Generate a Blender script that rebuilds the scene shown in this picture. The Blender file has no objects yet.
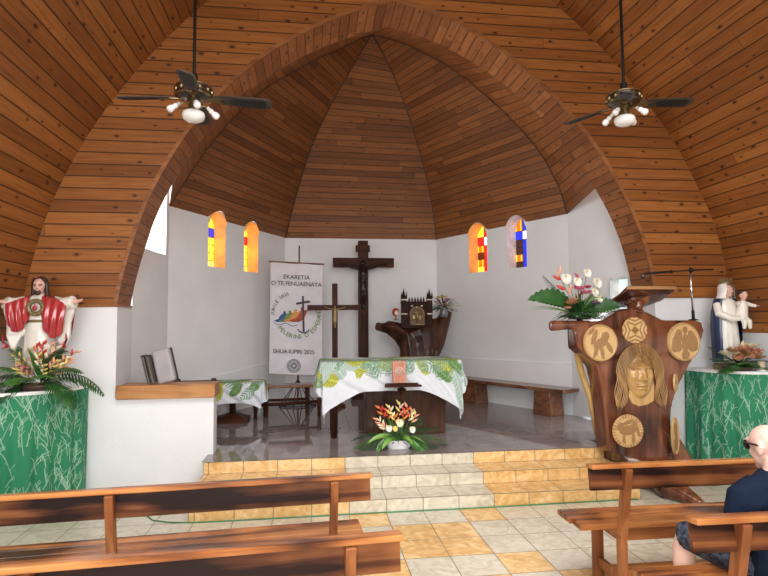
import bpy, bmesh, math, random
import numpy as np
from mathutils import Vector as V, Matrix as Mx, Euler
from mathutils.geometry import tessellate_polygon
R = random.Random(7)
COL = bpy.context.scene.collection
PI = math.pi
def lerp(a, b, t): return a + (b - a) * t
def interp(x, xs, ys): return float(np.interp(x, xs, ys))

# ------------------------------------------------------------------ materials
def newmat(name):
    m = bpy.data.materials.new(name); m.use_nodes = True
    nt = m.node_tree; b = nt.nodes['Principled BSDF']
    return m, nt, b
def N(nt, t, **kw):
    n = nt.nodes.new(t)
    for k, v in kw.items():
        if k.startswith('i_'): n.inputs[k[2:].replace('_', ' ')].default_value = v
        elif k.startswith('n_'): n.inputs[int(k[2:])].default_value = v
        else: setattr(n, k, v)
    return n
def L(nt, a, b): nt.links.new(a, b)
def math_(nt, op, a, b=None, c=None):
    n = nt.nodes.new('ShaderNodeMath'); n.operation = op
    for i, x in enumerate((a, b, c)):
        if x is None: continue
        if hasattr(x, 'node'): nt.links.new(x, n.inputs[i])
        else: n.inputs[i].default_value = x
    return n.outputs[0]
def ramp(nt, fac, stops):
    r = nt.nodes.new('ShaderNodeValToRGB'); e = r.color_ramp.elements
    while len(e) < len(stops): e.new(0.5)
    for el, (p, c) in zip(e, stops): el.position = p; el.color = (*c, 1)
    nt.links.new(fac, r.inputs[0]); return r.outputs[0]
def mixc(nt, fac, a, b, mode='MIX'):
    n = nt.nodes.new('ShaderNodeMix'); n.data_type = 'RGBA'; n.blend_type = mode
    for sock, x in ((n.inputs[0], fac), (n.inputs[6], a), (n.inputs[7], b)):
        if hasattr(x, 'node'): nt.links.new(x, sock)
        elif isinstance(x, tuple): sock.default_value = (*x[:3], 1)
        else: sock.default_value = x
    return n.outputs[2]
def pm(name, c, rough=.6, metal=0, var=.12, scale=8, coat=0, emit=None, es=0, bump=0, spec=None):
    m, nt, b = newmat(name)
    tc = N(nt, 'ShaderNodeTexCoord'); no = N(nt, 'ShaderNodeTexNoise', i_Scale=scale, i_Detail=4)
    L(nt, tc.outputs['Object'], no.inputs['Vector'])
    d = tuple(max(0, x * (1 - var * 2)) for x in c); h = tuple(min(1, x * (1 + var)) for x in c)
    L(nt, ramp(nt, no.outputs['Fac'], [(.3, d), (.7, h)]), b.inputs['Base Color'])
    b.inputs['Roughness'].default_value = rough; b.inputs['Metallic'].default_value = metal
    b.inputs['Coat Weight'].default_value = coat
    if spec is not None: b.inputs['Specular IOR Level'].default_value = spec
    if emit: b.inputs['Emission Color'].default_value = (*emit, 1); b.inputs['Emission Strength'].default_value = es
    if bump:
        bp = N(nt, 'ShaderNodeBump', i_Strength=bump, i_Distance=.02); L(nt, no.outputs['Fac'], bp.inputs['Height']); L(nt, bp.outputs[0], b.inputs['Normal'])
    return m
def planks(name, w, Lb, cols, groove=.05, rough=.46, knot=1.0):
    """timber boards laid along U; UV in metres"""
    m, nt, b = newmat(name)
    uv = N(nt, 'ShaderNodeUVMap'); uv.uv_map = 'UVMap'
    sp = N(nt, 'ShaderNodeSeparateXYZ'); L(nt, uv.outputs[0], sp.inputs[0])
    u, v = sp.outputs[0], sp.outputs[1]
    vr = math_(nt, 'DIVIDE', v, w); row = math_(nt, 'FLOOR', vr); fr = math_(nt, 'FRACT', vr)
    wn = N(nt, 'ShaderNodeTexWhiteNoise', noise_dimensions='1D'); L(nt, row, wn.inputs['W'])
    uo = math_(nt, 'ADD', math_(nt, 'DIVIDE', u, Lb), math_(nt, 'MULTIPLY', wn.outputs['Value'], 7.3))
    pc = math_(nt, 'FLOOR', uo); fu = math_(nt, 'FRACT', uo)
    cb = N(nt, 'ShaderNodeCombineXYZ'); L(nt, row, cb.inputs[0]); L(nt, pc, cb.inputs[1])
    w2 = N(nt, 'ShaderNodeTexWhiteNoise', noise_dimensions='2D'); L(nt, cb.outputs[0], w2.inputs['Vector'])
    base = ramp(nt, w2.outputs['Value'], cols)
    # grain
    gv = N(nt, 'ShaderNodeCombineXYZ'); L(nt, math_(nt, 'MULTIPLY', u, 2.2), gv.inputs[0]); L(nt, math_(nt, 'MULTIPLY', v, 45), gv.inputs[1]); L(nt, math_(nt, 'MULTIPLY', w2.outputs['Value'], 50), gv.inputs[2])
    gn = N(nt, 'ShaderNodeTexNoise', i_Scale=1.0, i_Detail=3, i_Distortion=.6); L(nt, gv.outputs[0], gn.inputs['Vector'])
    c1 = mixc(nt, 1.0, base, ramp(nt, gn.outputs['Fac'], [(.25, (.62, .58, .55)), (.6, (1, 1, 1)), (.85, (1.0, .98, .95))]), 'MULTIPLY')
    # knots
    kv = N(nt, 'ShaderNodeCombineXYZ'); L(nt, math_(nt, 'MULTIPLY', math_(nt, 'ADD', u, math_(nt, 'MULTIPLY', wn.outputs['Value'], 3.1)), 4.2), kv.inputs[0]); L(nt, vr, kv.inputs[1])
    vo = N(nt, 'ShaderNodeTexVoronoi', voronoi_dimensions='2D', i_Scale=1.0, i_Randomness=.85); L(nt, kv.outputs[0], vo.inputs['Vector'])
    sc_ = N(nt, 'ShaderNodeSeparateColor'); L(nt, vo.outputs['Color'], sc_.inputs[0])
    rad = math_(nt, 'MULTIPLY', math_(nt, 'SUBTRACT', sc_.outputs[0], .40), .20 * knot)
    kf = math_(nt, 'SMOOTHSTEP', vo.outputs['Distance'], 0, 1) if False else math_(nt, 'LESS_THAN', vo.outputs['Distance'], rad)
    halo = math_(nt, 'LESS_THAN', vo.outputs['Distance'], math_(nt, 'MULTIPLY', rad, 1.9)); c1b = mixc(nt, math_(nt, 'MULTIPLY', halo, .28), c1, (.12, .04, .015)); c2 = mixc(nt, math_(nt, 'MULTIPLY', kf, .86), c1b, (.035, .012, .007))
    # grooves
    g = math_(nt, 'LESS_THAN', math_(nt, 'MINIMUM', fr, math_(nt, 'SUBTRACT', 1, fr)), groove)
    g2 = math_(nt, 'LESS_THAN', fu, .004 / Lb * 1.2)
    gg = math_(nt, 'MAXIMUM', g, g2)
    c3 = mixc(nt, math_(nt, 'MULTIPLY', gg, .86), c2, (.03, .012, .006))
    L(nt, c3, b.inputs['Base Color']); b.inputs['Roughness'].default_value = rough
    b.inputs['Specular IOR Level'].default_value = .35
    bp = N(nt, 'ShaderNodeBump', i_Strength=.5, i_Distance=.004); L(nt, math_(nt, 'SUBTRACT', 1, gg), bp.inputs['Height']); L(nt, bp.outputs[0], b.inputs['Normal'])
    return m
def grainwood(name, c_dark, c_mid, c_lite, axis=0, rough=.3, coat=.3, sc=1.0, pos=(.33, .5, .68), spec=.3):
    """varnished wood, grain along an object axis"""
    m, nt, b = newmat(name)
    tc = N(nt, 'ShaderNodeTexCoord'); mp = N(nt, 'ShaderNodeMapping')
    s = [14 * sc] * 3; s[axis] = 1.3 * sc; mp.inputs['Scale'].default_value = s
    L(nt, tc.outputs['Object'], mp.inputs[0])
    n1 = N(nt, 'ShaderNodeTexNoise', i_Scale=1.0, i_Detail=5, i_Distortion=1.2); L(nt, mp.outputs[0], n1.inputs['Vector'])
    n2 = N(nt, 'ShaderNodeTexNoise', i_Scale=2.2, i_Detail=2); L(nt, tc.outputs['Object'], n2.inputs['Vector'])
    f = math_(nt, 'ADD', math_(nt, 'MULTIPLY', n1.outputs['Fac'], .6), math_(nt, 'MULTIPLY', n2.outputs['Fac'], .4))
    L(nt, ramp(nt, f, [(pos[0], c_dark), (pos[1], c_mid), (pos[2], c_lite)]), b.inputs['Base Color'])
    b.inputs['Specular IOR Level'].default_value = spec; b.inputs['Roughness'].default_value = rough; b.inputs['Coat Weight'].default_value = coat; b.inputs['Coat Roughness'].default_value = .12
    return m
def vcol(name, rough=.7, coat=0, bump=0, sheen=0):
    m, nt, b = newmat(name)
    a = N(nt, 'ShaderNodeVertexColor'); a.layer_name = 'Col'
    tc = N(nt, 'ShaderNodeTexCoord'); no = N(nt, 'ShaderNodeTexNoise', i_Scale=60, i_Detail=2); L(nt, tc.outputs['Object'], no.inputs['Vector'])
    L(nt, mixc(nt, 1.0, a.outputs['Color'], ramp(nt, no.outputs['Fac'], [(.3, (.9, .9, .9)), (.7, (1, 1, 1))]), 'MULTIPLY'), b.inputs['Base Color'])
    b.inputs['Roughness'].default_value = rough; b.inputs['Coat Weight'].default_value = coat; b.inputs['Specular IOR Level'].default_value = .2
    return m

# ------------------------------------------------------------------ mesh builder
def uvlay(bm):
    l = bm.loops.layers.uv
    return l['UVMap'] if 'UVMap' in l else l.new('UVMap')
class B:
    def __init__(s): s.bm = bmesh.new(); s.uv = None; s.mi = 0
    def _f(s, vs):
        try: f = s.bm.faces.new(vs)
        except ValueError: return None
        f.material_index = s.mi; return f
    def face(s, pts, uvs=None):
        l = uvlay(s.bm) if uvs else None
        f = s._f([s.bm.verts.new(p) for p in pts])
        if uvs and f:
            for lp, q in zip(f.loops, uvs): lp[l].uv = q
        return f
    def obox(s, c, size, rot=None):
        hx, hy, hz = size[0] / 2, size[1] / 2, size[2] / 2; c = V(c)
        vs = []
        for x in (-hx, hx):
            for y in (-hy, hy):
                for z in (-hz, hz):
                    p = V((x, y, z))
                    if rot is not None: p = rot @ p
                    vs.append(s.bm.verts.new(c + p))
        for q in ((0, 1, 3, 2), (4, 6, 7, 5), (0, 4, 5, 1), (2, 3, 7, 6), (0, 2, 6, 4), (1, 5, 7, 3)): s._f([vs[i] for i in q])
        return s
    def box(s, x0, x1, y0, y1, z0, z1): return s.obox(((x0 + x1) / 2, (y0 + y1) / 2, (z0 + z1) / 2), (x1 - x0, y1 - y0, z1 - z0))
    def beam(s, a, b, w, d, up=(0, 0, 1)):
        a, b = V(a), V(b); z = (b - a); l = z.length; z.normalize(); x = V(up).cross(z)
        if x.length < 1e-4: x = V((1, 0, 0)).cross(z) if abs(z.x) < .9 else V((0, 1, 0)).cross(z)
        x.normalize(); y = z.cross(x)
        return s.obox((a + b) / 2, (w, d, l), Mx((x, y, z)).transposed())
    def loft(s, rings, cap=True, closed=True):
        rv = [[s.bm.verts.new(p) for p in r] for r in rings]; n = len(rv[0])
        for a, b in zip(rv, rv[1:]):
            for i in range(n if closed else n - 1):
                j = (i + 1) % n; s._f([a[i], a[j], b[j], b[i]])
        if cap and closed: s._f(rv[0][::-1]); s._f(rv[-1])
        return s
    def tube(s, pts, rad, n=8, cap=True, flat=1.0):
        pts = [V(p) for p in pts]
        if not hasattr(rad, '__len__'): rad = [rad] * len(pts)
        rings = []; ref = None
        for i, p in enumerate(pts):
            t = (pts[min(i + 1, len(pts) - 1)] - pts[max(i - 1, 0)]).normalized()
            if ref is None:
                ref = t.cross(V((0, 0, 1)));
                if ref.length < .05: ref = t.cross(V((0, 1, 0)))
            ref = (ref - t * ref.dot(t)).normalized(); bn = t.cross(ref)
            rings.append([p + (ref * math.cos(k * 2 * PI / n) + bn * math.sin(k * 2 * PI / n) * flat) * rad[i] for k in range(n)])
        return s.loft(rings, cap)
    def lathe(s, prof, c=(0, 0, 0), n=24, rot=None, sx=1, sy=1):
        c = V(c); rings = []
        for r, z in prof:
            ring = []
            for k in range(n):
                a = 2 * PI * k / n; p = V((r * math.cos(a) * sx, r * math.sin(a) * sy, z))
                if rot is not None: p = rot @ p
                ring.append(c + p)
            rings.append(ring)
        return s.loft(rings)
    def ell(s, c, r, rot=None, n=16, m=10):
        if not hasattr(r, '__len__'): r = (r, r, r)
        c = V(c); rings = []
        for i in range(1, m):
            th = PI * i / m; ring = []
            for k in range(n):
                a = 2 * PI * k / n; p = V((r[0] * math.sin(th) * math.cos(a), r[1] * math.sin(th) * math.sin(a), -r[2] * math.cos(th)))
                if rot is not None: p = rot @ p
                ring.append(c + p)
            rings.append(ring)
        return s.loft(rings)
    def prism(s, pts, ext):
        """planar outline (3D points) extruded by a vector"""
        ext = V(ext); pts = [V(p) for p in pts]
        tri = tessellate_polygon([pts])
        a = [s.bm.verts.new(p) for p in pts]; b = [s.bm.verts.new(p + ext) for p in pts]
        for t in tri: s._f([a[i] for i in t]); s._f([b[i] for i in t[::-1]])
        n = len(pts)
        for i in range(n): s._f([a[i], a[(i + 1) % n], b[(i + 1) % n], b[i]])
        return s
    def grid(s, P, closed_u=False, uvs=None):
        """P[i][j] points"""
        l = uvlay(s.bm) if uvs else None
        vs = [[s.bm.verts.new(p) for p in row] for row in P]
        for i in range(len(vs) - 1 + (1 if closed_u else 0)):
            i2 = (i + 1) % len(vs)
            for j in range(len(vs[0]) - 1):
                f = s._f([vs[i][j], vs[i2][j], vs[i2][j + 1], vs[i][j + 1]])
                if uvs and f:
                    for lp, (a, b) in zip(f.loops, ((i, j), (i2, j), (i2, j + 1), (i, j + 1))): lp[l].uv = uvs[a][b]
        return vs
def poly_holes(b, outer, holes, fn, uvf=None):
    """2D outline with holes mapped to 3D with fn"""
    loops = [[V((x, y, 0)) for x, y in outer]] + [[V((x, y, 0)) for x, y in h] for h in holes]
    flat = [p for lp in loops for p in lp]
    lay = uvlay(b.bm) if uvf else None
    vs = [b.bm.verts.new(fn(p.x, p.y)) for p in flat]
    for t in tessellate_polygon(loops):
        f = b._f([vs[i] for i in t])
        if f and uvf:
            for lp, i in zip(f.loops, t): lp[lay].uv = uvf(flat[i].x, flat[i].y)

def obj(name, b, mats, parent=None, smooth=False, bevel=0, seg=2, recalc=True, angle=None):
    bm = b.bm if isinstance(b, B) else b
    if recalc: bmesh.ops.recalc_face_normals(bm, faces=bm.faces)
    if parent is not None:
        o0 = V((0, 0, 0)); q = parent
        while q is not None: o0 += V(q.location); q = q.parent
        bmesh.ops.translate(bm, verts=bm.verts, vec=-o0)
    me = bpy.data.meshes.new(name); bm.to_mesh(me); bm.free()
    if not isinstance(mats, (list, tuple)): mats = [mats]
    for m in mats: me.materials.append(m)
    if smooth:
        me.shade_smooth()
        if angle: me.set_sharp_from_angle(angle=math.radians(angle))
    o = bpy.data.objects.new(name, me); COL.objects.link(o)
    if parent is not None: o.parent = parent
    if bevel:
        md = o.modifiers.new('bevel', 'BEVEL'); md.width = bevel; md.segments = seg; md.limit_method = 'ANGLE'
    return o
def tag(o, label=None, cat=None, group=None, kind=None):
    if label: o['label'] = label
    if cat: o['category'] = cat
    if group: o['group'] = group
    if kind: o['kind'] = kind
    return o
def thing(name, loc, label, cat, group=None):
    o = bpy.data.objects.new(name, None); COL.objects.link(o); o.location = loc; o.empty_display_size = .1
    return tag(o, label, cat, group)
def struct(name, b, mats, **kw):
    o = obj(name, b, mats, **kw)
    if o.parent is None: o['kind'] = 'structure'
    return o
def dup(root, loc, label):
    r = root.copy(); COL.objects.link(r); r.location = loc; r['label'] = label
    for ch in list(root.children):
        c = ch.copy(); COL.objects.link(c); c.parent = r
        for g in list(ch.children):
            d = g.copy(); COL.objects.link(d); d.parent = c
    return r
def remesh(b, voxel, smooth=4, fac=.5):
    """union of all the shapes as one continuous surface"""
    bmesh.ops.recalc_face_normals(b.bm, faces=b.bm.faces)
    me = bpy.data.meshes.new('tmp'); b.bm.to_mesh(me); b.bm.free()
    o = bpy.data.objects.new('tmp', me); COL.objects.link(o)
    md = o.modifiers.new('r', 'REMESH'); md.mode = 'VOXEL'; md.voxel_size = voxel; md.use_smooth_shade = True
    if smooth: ms = o.modifiers.new('s', 'SMOOTH'); ms.iterations = smooth; ms.factor = fac
    dg = bpy.context.evaluated_depsgraph_get()
    m2 = bpy.data.meshes.new_from_object(o.evaluated_get(dg))
    bpy.data.objects.remove(o); bpy.data.meshes.remove(me)
    r = B(); r.bm.from_mesh(m2); bpy.data.meshes.remove(m2)
    return r
def setcol(o, fn):
    """per-vertex colour attribute from fn(co, index)"""
    me = o.data; a = me.color_attributes.new('Col', 'FLOAT_COLOR', 'POINT')
    arr = np.ones((len(me.vertices), 4), np.float32)
    for i, v in enumerate(me.vertices): arr[i, :3] = fn(v.co, i)
    a.data.foreach_set('color', arr.ravel())
def text_b(b, s, size, fn, depth=.0015, spacing=1.0, align='CENTER', bold=0):
    """add lettering to builder b; fn maps flat (x,y,z) to 3D"""
    cu = bpy.data.curves.new('t', 'FONT'); cu.body = s; cu.size = size; cu.align_x = align; cu.extrude = depth; cu.space_character = spacing; cu.offset = bold
    o = bpy.data.objects.new('t', cu); COL.objects.link(o)
    dg = bpy.context.evaluated_depsgraph_get(); me = bpy.data.meshes.new_from_object(o.evaluated_get(dg))
    vs = [b.bm.verts.new(fn(v.co.x, v.co.y, v.co.z)) for v in me.vertices]
    for p in me.polygons: b._f([vs[i] for i in p.vertices])
    bpy.data.objects.remove(o); bpy.data.curves.remove(cu); bpy.data.meshes.remove(me)

# ------------------------------------------------------------------ palette
WOOD_N = [(0, (.215, .072, .016)), (.4, (.305, .108, .025)), (.8, (.39, .148, .036)), (1, (.25, .085, .019))]
M = {}
M['planks_nave'] = planks('nave timber boards', .127, 9.0, WOOD_N)
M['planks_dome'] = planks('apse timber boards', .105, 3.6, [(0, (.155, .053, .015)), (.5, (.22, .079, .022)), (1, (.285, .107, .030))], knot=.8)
M['planks_arch'] = planks('arch soffit boards', .112, .9, [(0, (.24, .083, .025)), (.5, (.33, .122, .038)), (1, (.41, .16, .052))], groove=.045)
M['trim'] = grainwood('arch trim wood', (.17, .062, .022), (.29, .112, .038), (.40, .165, .058), rough=.4)
def plaster(name, c):
    m, nt, b = newmat(name)
    tc = N(nt, 'ShaderNodeTexCoord'); n1 = N(nt, 'ShaderNodeTexNoise', i_Scale=2.0, i_Detail=6); n2 = N(nt, 'ShaderNodeTexNoise', i_Scale=45, i_Detail=3)
    L(nt, tc.outputs['Object'], n1.inputs[0]); L(nt, tc.outputs['Object'], n2.inputs[0])
    L(nt, ramp(nt, n1.outputs['Fac'], [(.3, tuple(x * .93 for x in c)), (.7, c)]), b.inputs['Base Color'])
    bp = N(nt, 'ShaderNodeBump', i_Strength=.25, i_Distance=.006); L(nt, n2.outputs['Fac'], bp.inputs['Height']); L(nt, bp.outputs[0], b.inputs['Normal'])
    b.inputs['Roughness'].default_value = .75; return m
M['white'] = plaster('white plaster', (.80, .82, .84))
def tile(name, c1, c2, c3, rough, sc=9):
    m, nt, b = newmat(name)
    tc = N(nt, 'ShaderNodeTexCoord'); n1 = N(nt, 'ShaderNodeTexNoise', i_Scale=sc, i_Detail=5, i_Distortion=1.5); n2 = N(nt, 'ShaderNodeTexNoise', i_Scale=1.7, i_Detail=1)
    L(nt, tc.outputs['Object'], n1.inputs[0]); L(nt, tc.outputs['Object'], n2.inputs[0])
    f = math_(nt, 'ADD', math_(nt, 'MULTIPLY', n1.outputs['Fac'], .75), math_(nt, 'MULTIPLY', n2.outputs['Fac'], .25))
    L(nt, ramp(nt, f, [(.36, c1), (.5, c2), (.62, c3)]), b.inputs['Base Color'])
    b.inputs['Roughness'].default_value = rough; return m
M['t_cream'] = tile('cream stone tile', (.50, .455, .35), (.60, .555, .44), (.67, .63, .52), .26)
M['t_orange'] = tile('orange ochre tile', (.60, .35, .12), (.72, .46, .19), (.80, .58, .30), .26)
M['t_grey'] = tile('dark taupe glossy tile', (.185, .152, .146), (.215, .178, .170), (.245, .205, .195), .045, 4)
M['grout'] = pm('tile grout', (.20, .16, .115), .9)
M['grout_d'] = pm('dark grout', (.07, .06, .06), .5)

# ------------------------------------------------------------------ measured building lines
YW = 6.05                                      # plane of the front wall
ARL = [(-1.98, 1.90), (-1.955, 2.10), (-1.85, 2.52), (-1.73, 2.92), (-1.55, 3.32), (-1.30, 3.75), (-1.06, 4.08), (-.77, 4.39), (-.46, 4.66), (-.12, 4.89), (.23, 5.08), (.58, 5.23), (.94, 5.35)]
ARR = [(.94, 5.35), (1.30, 5.27), (1.60, 5.16), (1.88, 5.02), (2.33, 4.73), (2.65, 4.46), (2.90, 4.22), (3.21, 3.87), (3.46, 3.50), (3.70, 3.06), (3.86, 2.64), (3.95, 2.25), (3.99, 1.98)]
VL = [(-2.94, 1.55), (-2.92, 1.80), (-2.86, 2.08), (-2.83, 2.27), (-2.78, 2.48), (-2.72, 2.72), (-2.62, 3.02), (-2.45, 3.41), (-2.19, 3.89), (-1.77, 4.49), (-1.40, 4.92), (-1.13, 5.20), (-.6, 5.62), (0., 5.98), (.5, 6.18), (.94, 6.3)]
VR = [(.94, 6.3), (1.5, 6.18), (2.0, 5.98), (2.45, 5.74), (2.80, 5.49), (3.10, 5.25), (3.40, 4.98), (3.63, 4.74), (4.08, 4.18), (4.37, 3.76), (4.60, 3.30), (4.70, 3.10), (4.80, 2.84), (4.87, 2.60), (4.92, 2.34), (4.95, 2.0), (4.97, 1.55)]
def resample(p, n):
    p = np.array(p); d = np.r_[0, np.cumsum(np.linalg.norm(np.diff(p, axis=0), axis=1))]
    t = np.linspace(0, d[-1], n); return [(float(np.interp(x, d, p[:, 0])), float(np.interp(x, d, p[:, 1]))) for x in t]
def smoothc(p, n, it=2):
    q = np.array(resample(p, n))
    for _ in range(it): q[1:-1] = q[1:-1] * .5 + (q[:-2] + q[2:]) * .25
    return [tuple(map(float, x)) for x in q]
aL, aR = smoothc(ARL, 44), smoothc(ARR, 44); vL, vR = smoothc(VL, 50), smoothc(VR, 50)
ZD = 3.27                                     # wall top in the apse
PL, BL, BR_, PR = V((-1.87, 7.64)), V((-.47, 10.35)), V((2.37, 10.35)), V((3.73, 7.67))
PLAT = .351

b = B(); b.box(-3.2, 5.2, -3.7, -3.5, 0, 6.4); struct('wall_back', b, M['white'])
# nave side walls and vault
for side, prof in (('left', vL), ('right', vR)):
    x = prof[0][0] if side == 'left' else prof[-1][0]
    b = B(); b.box(min(x, x + (-.2 if side == 'left' else .2)), max(x, x + (-.2 if side == 'left' else .2)), -3.5, YW + .2, 0, 1.56); struct('wall_' + side, b, M['white'])
    b = B(); ys = [-3.5, -1, 1.5, 4, YW]; d = 0; P = []; U = []
    for i, (px, pz) in enumerate(prof):
        if i: d += math.dist(prof[i - 1], prof[i])
        P.append([(px, y, pz) for y in ys]); U.append([(y, d) for y in ys])
    b.grid(P, uvs=U); struct('ceiling_' + side, b, M['planks_nave'], smooth=True, recalc=False)
# front timber panel above the arch (flat), cut by the pointed arch
b = B()
outl = [a for a in vL if a[1] > 1.9]; outl = [(-2.90, 1.90)] + outl
outr = [a for a in vR if a[1] > 2.0]; outr = outr + [(4.955, 1.98)]
outline = aL[::1] + aR[1:] + outr[::-1] + outl[::-1][1:]
poly_holes(b, outline, [], lambda x, z: (x, YW, z), lambda x, z: (x, z + .06))
struct('ceiling_front', b, M['planks_nave'])
b = B(); b.box(-2.9, -1.97, YW - .012, YW + .02, 1.88, 1.905); struct('trim_1', b, M['trim']); b = B(); b.box(3.98, 4.96, YW - .012, YW + .02, 1.96, 1.985); struct('trim_7', b, M['trim'])
# arch moulding
arch = aL + aR[1:]
def offset_arch(o):
    out = []
    for i, p in enumerate(arch):
        a = arch[max(i - 1, 0)]; c = arch[min(i + 1, len(arch) - 1)]
        t = V((c[0] - a[0], c[1] - a[1])).normalized(); out.append((p[0] - t.y * o, p[1] + t.x * o))
    return out
b = B(); o1, o2 = offset_arch(-.004), offset_arch(.036)
b.loft([[(p[0], YW - .022, p[1]), (q[0], YW - .022, q[1]), (q[0], YW + .004, q[1]), (p[0], YW + .004, p[1])] for p, q in zip(o1, o2)])
struct('trim_2', b, M['trim'])
# soffit of the arch
def soff(p): return YW + .43 + .13 * max(0, min(1, (p[1] - 2.2) / 3.1)) ** 2
b = B(); P = []; U = []; d = 0
for i, p in enumerate(arch):
    if i: d += math.dist(arch[i - 1], p)
    ys = [YW - .01, YW + .22, soff(p)]; P.append([(p[0], y, p[1]) for y in ys]); U.append([(y, d) for y in ys])
b.grid(P, uvs=U); struct('ceiling_arch', b, M['planks_arch'], smooth=True, recalc=False)
b = B(); b.box(-2.0, -1.965, YW - .01, YW + .44, 1.885, 1.905); struct('trim_3', b, M['trim']); b = B(); b.box(3.97, 4.02, YW - .01, YW + .43, 1.965, 1.985); struct('trim_6', b, M['trim'])

# apse dome
AP = V((.94, 8.4)); ZA = 6.2
SZ_L = ([3.27, 3.65, 4.0, 4.4, 4.8, 5.1, 5.37, 5.6, 5.78, 5.95, 6.09, 6.2], [1, .93, .86, .77, .66, .56, .44, .33, .23, .14, .07, 0])
SZ_R = ([3.27, 3.65, 4.05, 4.35, 4.6, 4.85, 5.13, 5.4, 5.6, 5.8, 6.0, 6.12, 6.2], [1, .968, .905, .84, .77, .695, .60, .50, .415, .31, .19, .09, 0])
def ribp(base, tab, z):
    s = interp(z, *tab); p = AP + (base - AP) * s; return V((p.x, p.y, z))
def dome_panel(name, A, tA, C, tC, niches=(), fwd=1):
    b = B(); Lw = (C - A).length; na = 72 if niches else 8; P = []; U = []
    zs0 = [i / 40 for i in range(41)]
    # arc length along the middle line as v
    zz = np.linspace(ZD, ZA, 200); mid = [(ribp(A, tA, z) + ribp(C, tC, z)) / 2 for z in zz]
    arc = np.r_[0, np.cumsum([(mid[i + 1] - mid[i]).length for i in range(199)])]
    for i in range(na + 1):
        a = i / na; zb = ZD
        for (s0, s1, zs) in niches:
            s = a * Lw; c = (s0 + s1) / 2; r = (s1 - s0) / 2 + .012
            if abs(s - c) < r: zb = max(zb, zs + math.sqrt(r * r - (s - c) ** 2))
        row = []; ur = []
        for f in zs0:
            z = zb + (ZA - zb) * f; l, r_ = ribp(A, tA, z), ribp(C, tC, z); p = l.lerp(r_, a); row.append(p)
            ur.append(((a - .5) * (r_ - l).length, float(np.interp(z, zz, arc))))
        P.append(row); U.append(ur)
    b.grid(P, uvs=U); struct(name, b, M['planks_dome'], smooth=True, recalc=False)
NL = [(.82, 1.235, 3.17), (1.73, 2.14, 3.17)]; NR = [(.785, 1.20, 3.19), (1.655, 2.10, 3.19)]      # niches along the slanting walls
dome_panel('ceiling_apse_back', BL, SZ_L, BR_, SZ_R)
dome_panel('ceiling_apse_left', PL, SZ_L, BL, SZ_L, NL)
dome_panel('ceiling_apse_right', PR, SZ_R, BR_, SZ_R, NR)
for side, base, tab, ar in (('left', PL, SZ_L, aL), ('right', PR, SZ_R, aR[::-1])):
    pts = [p for p in ar if p[1] > ZD]; zs = [p[1] for p in pts]
    b = B(); P = []; U = []; d = 0; prev = None
    for i, p in enumerate(pts):
        f = (p[1] - zs[0]) / (zs[-1] - zs[0]); e = ribp(base, tab, ZD + (ZA - ZD) * f); s0 = V((p[0], soff(p), p[1]))
        if prev is not None: d += (s0 - prev).length
        prev = s0; row = [s0.lerp(e, k / 6) for k in range(7)]; P.append(row); U.append([(q.y, d) for q in row])
    b.grid(P, uvs=U); struct('ceiling_arch_' + side, b, M['planks_arch'], smooth=True, recalc=False)
# dark rib lines where the dome panels meet
b = B()
for base, tab in ((BL, SZ_L), (BR_, SZ_R), (PL, SZ_L), (PR, SZ_R)):
    b.tube([ribp(base, tab, z) for z in np.linspace(ZD, ZA, 40)], .014, 5)
M['rib'] = pm('dark rib joint', (.06, .022, .010), .6); struct('trim_4', b, M['rib'])

# ---- apse walls
ZT = 3.30
def wallfn(A, C, off=0.0):
    d = (C - A).normalized(); n = V((d.y, -d.x))     # n points to the room for left-hand order
    return lambda s, z: (A.x + d.x * s + n.x * off, A.y + d.y * s + n.y * off, z)
def archloop(s0, s1, z0, zs, n=14):
    c = (s0 + s1) / 2; r = (s1 - s0) / 2
    return [(s0, z0), (s1, z0)] + [(c + r * math.cos(a), zs + r * math.sin(a)) for a in np.linspace(0, PI, n)]
A0, B0 = V((-1.99, YW + .52)), V((4.0, YW + .48))
# left side wall with clear window
LW = (PL - A0).length
wl = (.04, LW - .10, 2.60, 3.45)
b = B(); f = wallfn(A0, PL)
poly_holes(b, [(0, 0), (LW, 0), (LW, 3.6), (0, 3.6)], [[(wl[0], wl[2]), (wl[1], wl[2]), (wl[1], wl[3]), (wl[0], wl[3])]], f)
b.box(-2.15, -1.99, YW + .1, YW + .53, 0, 1.89); struct('wall_apse_side_left', b, M['white'], recalc=False)
RW = (PR - B0).length
dr = (.03, .36, PLAT, 2.245)
b = B(); f = wallfn(B0, PR)
poly_holes(b, [(0, 0), (dr[0], 0), (dr[0], dr[3]), (dr[1], dr[3]), (dr[1], 0), (RW, 0), (RW, 3.6), (0, 3.6)], [], f)
b.box(4.0, 4.16, YW + .1, YW + .49, 0, 1.97); struct('wall_apse_side_right', b, M['white'], recalc=False)
nh = {}
for nm, A, C, ni, z0 in (('wall_apse_left', PL, BL, NL, 2.545), ('wall_apse_right', PR, BR_, NR, 2.56)):
    b = B(); f = wallfn(A, C); Lw = (C - A).length
    out = [(0, 0), (Lw, 0), (Lw, ZT)]
    topz = []
    for (s0, s1, zs) in ni:
        c = (s0 + s1) / 2; r = (s1 - s0) / 2
        h = math.sqrt(max(0, r * r - (ZT - zs) ** 2)); topz.append((c, r, h, zs))
    # wall runs up beside the niche heads
    for (c, r, h, zs) in sorted(topz, reverse=True):
        out += [(c + r + .03, ZT), (c + r + .03, zs + r + .02), (c - r - .03, zs + r + .02), (c - r - .03, ZT)]
    out += [(0, ZT)]
    poly_holes(b, out, [archloop(s0, s1, z0, zs) for (s0, s1, zs) in ni], f)
    struct(nm, b, M['white'])
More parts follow.
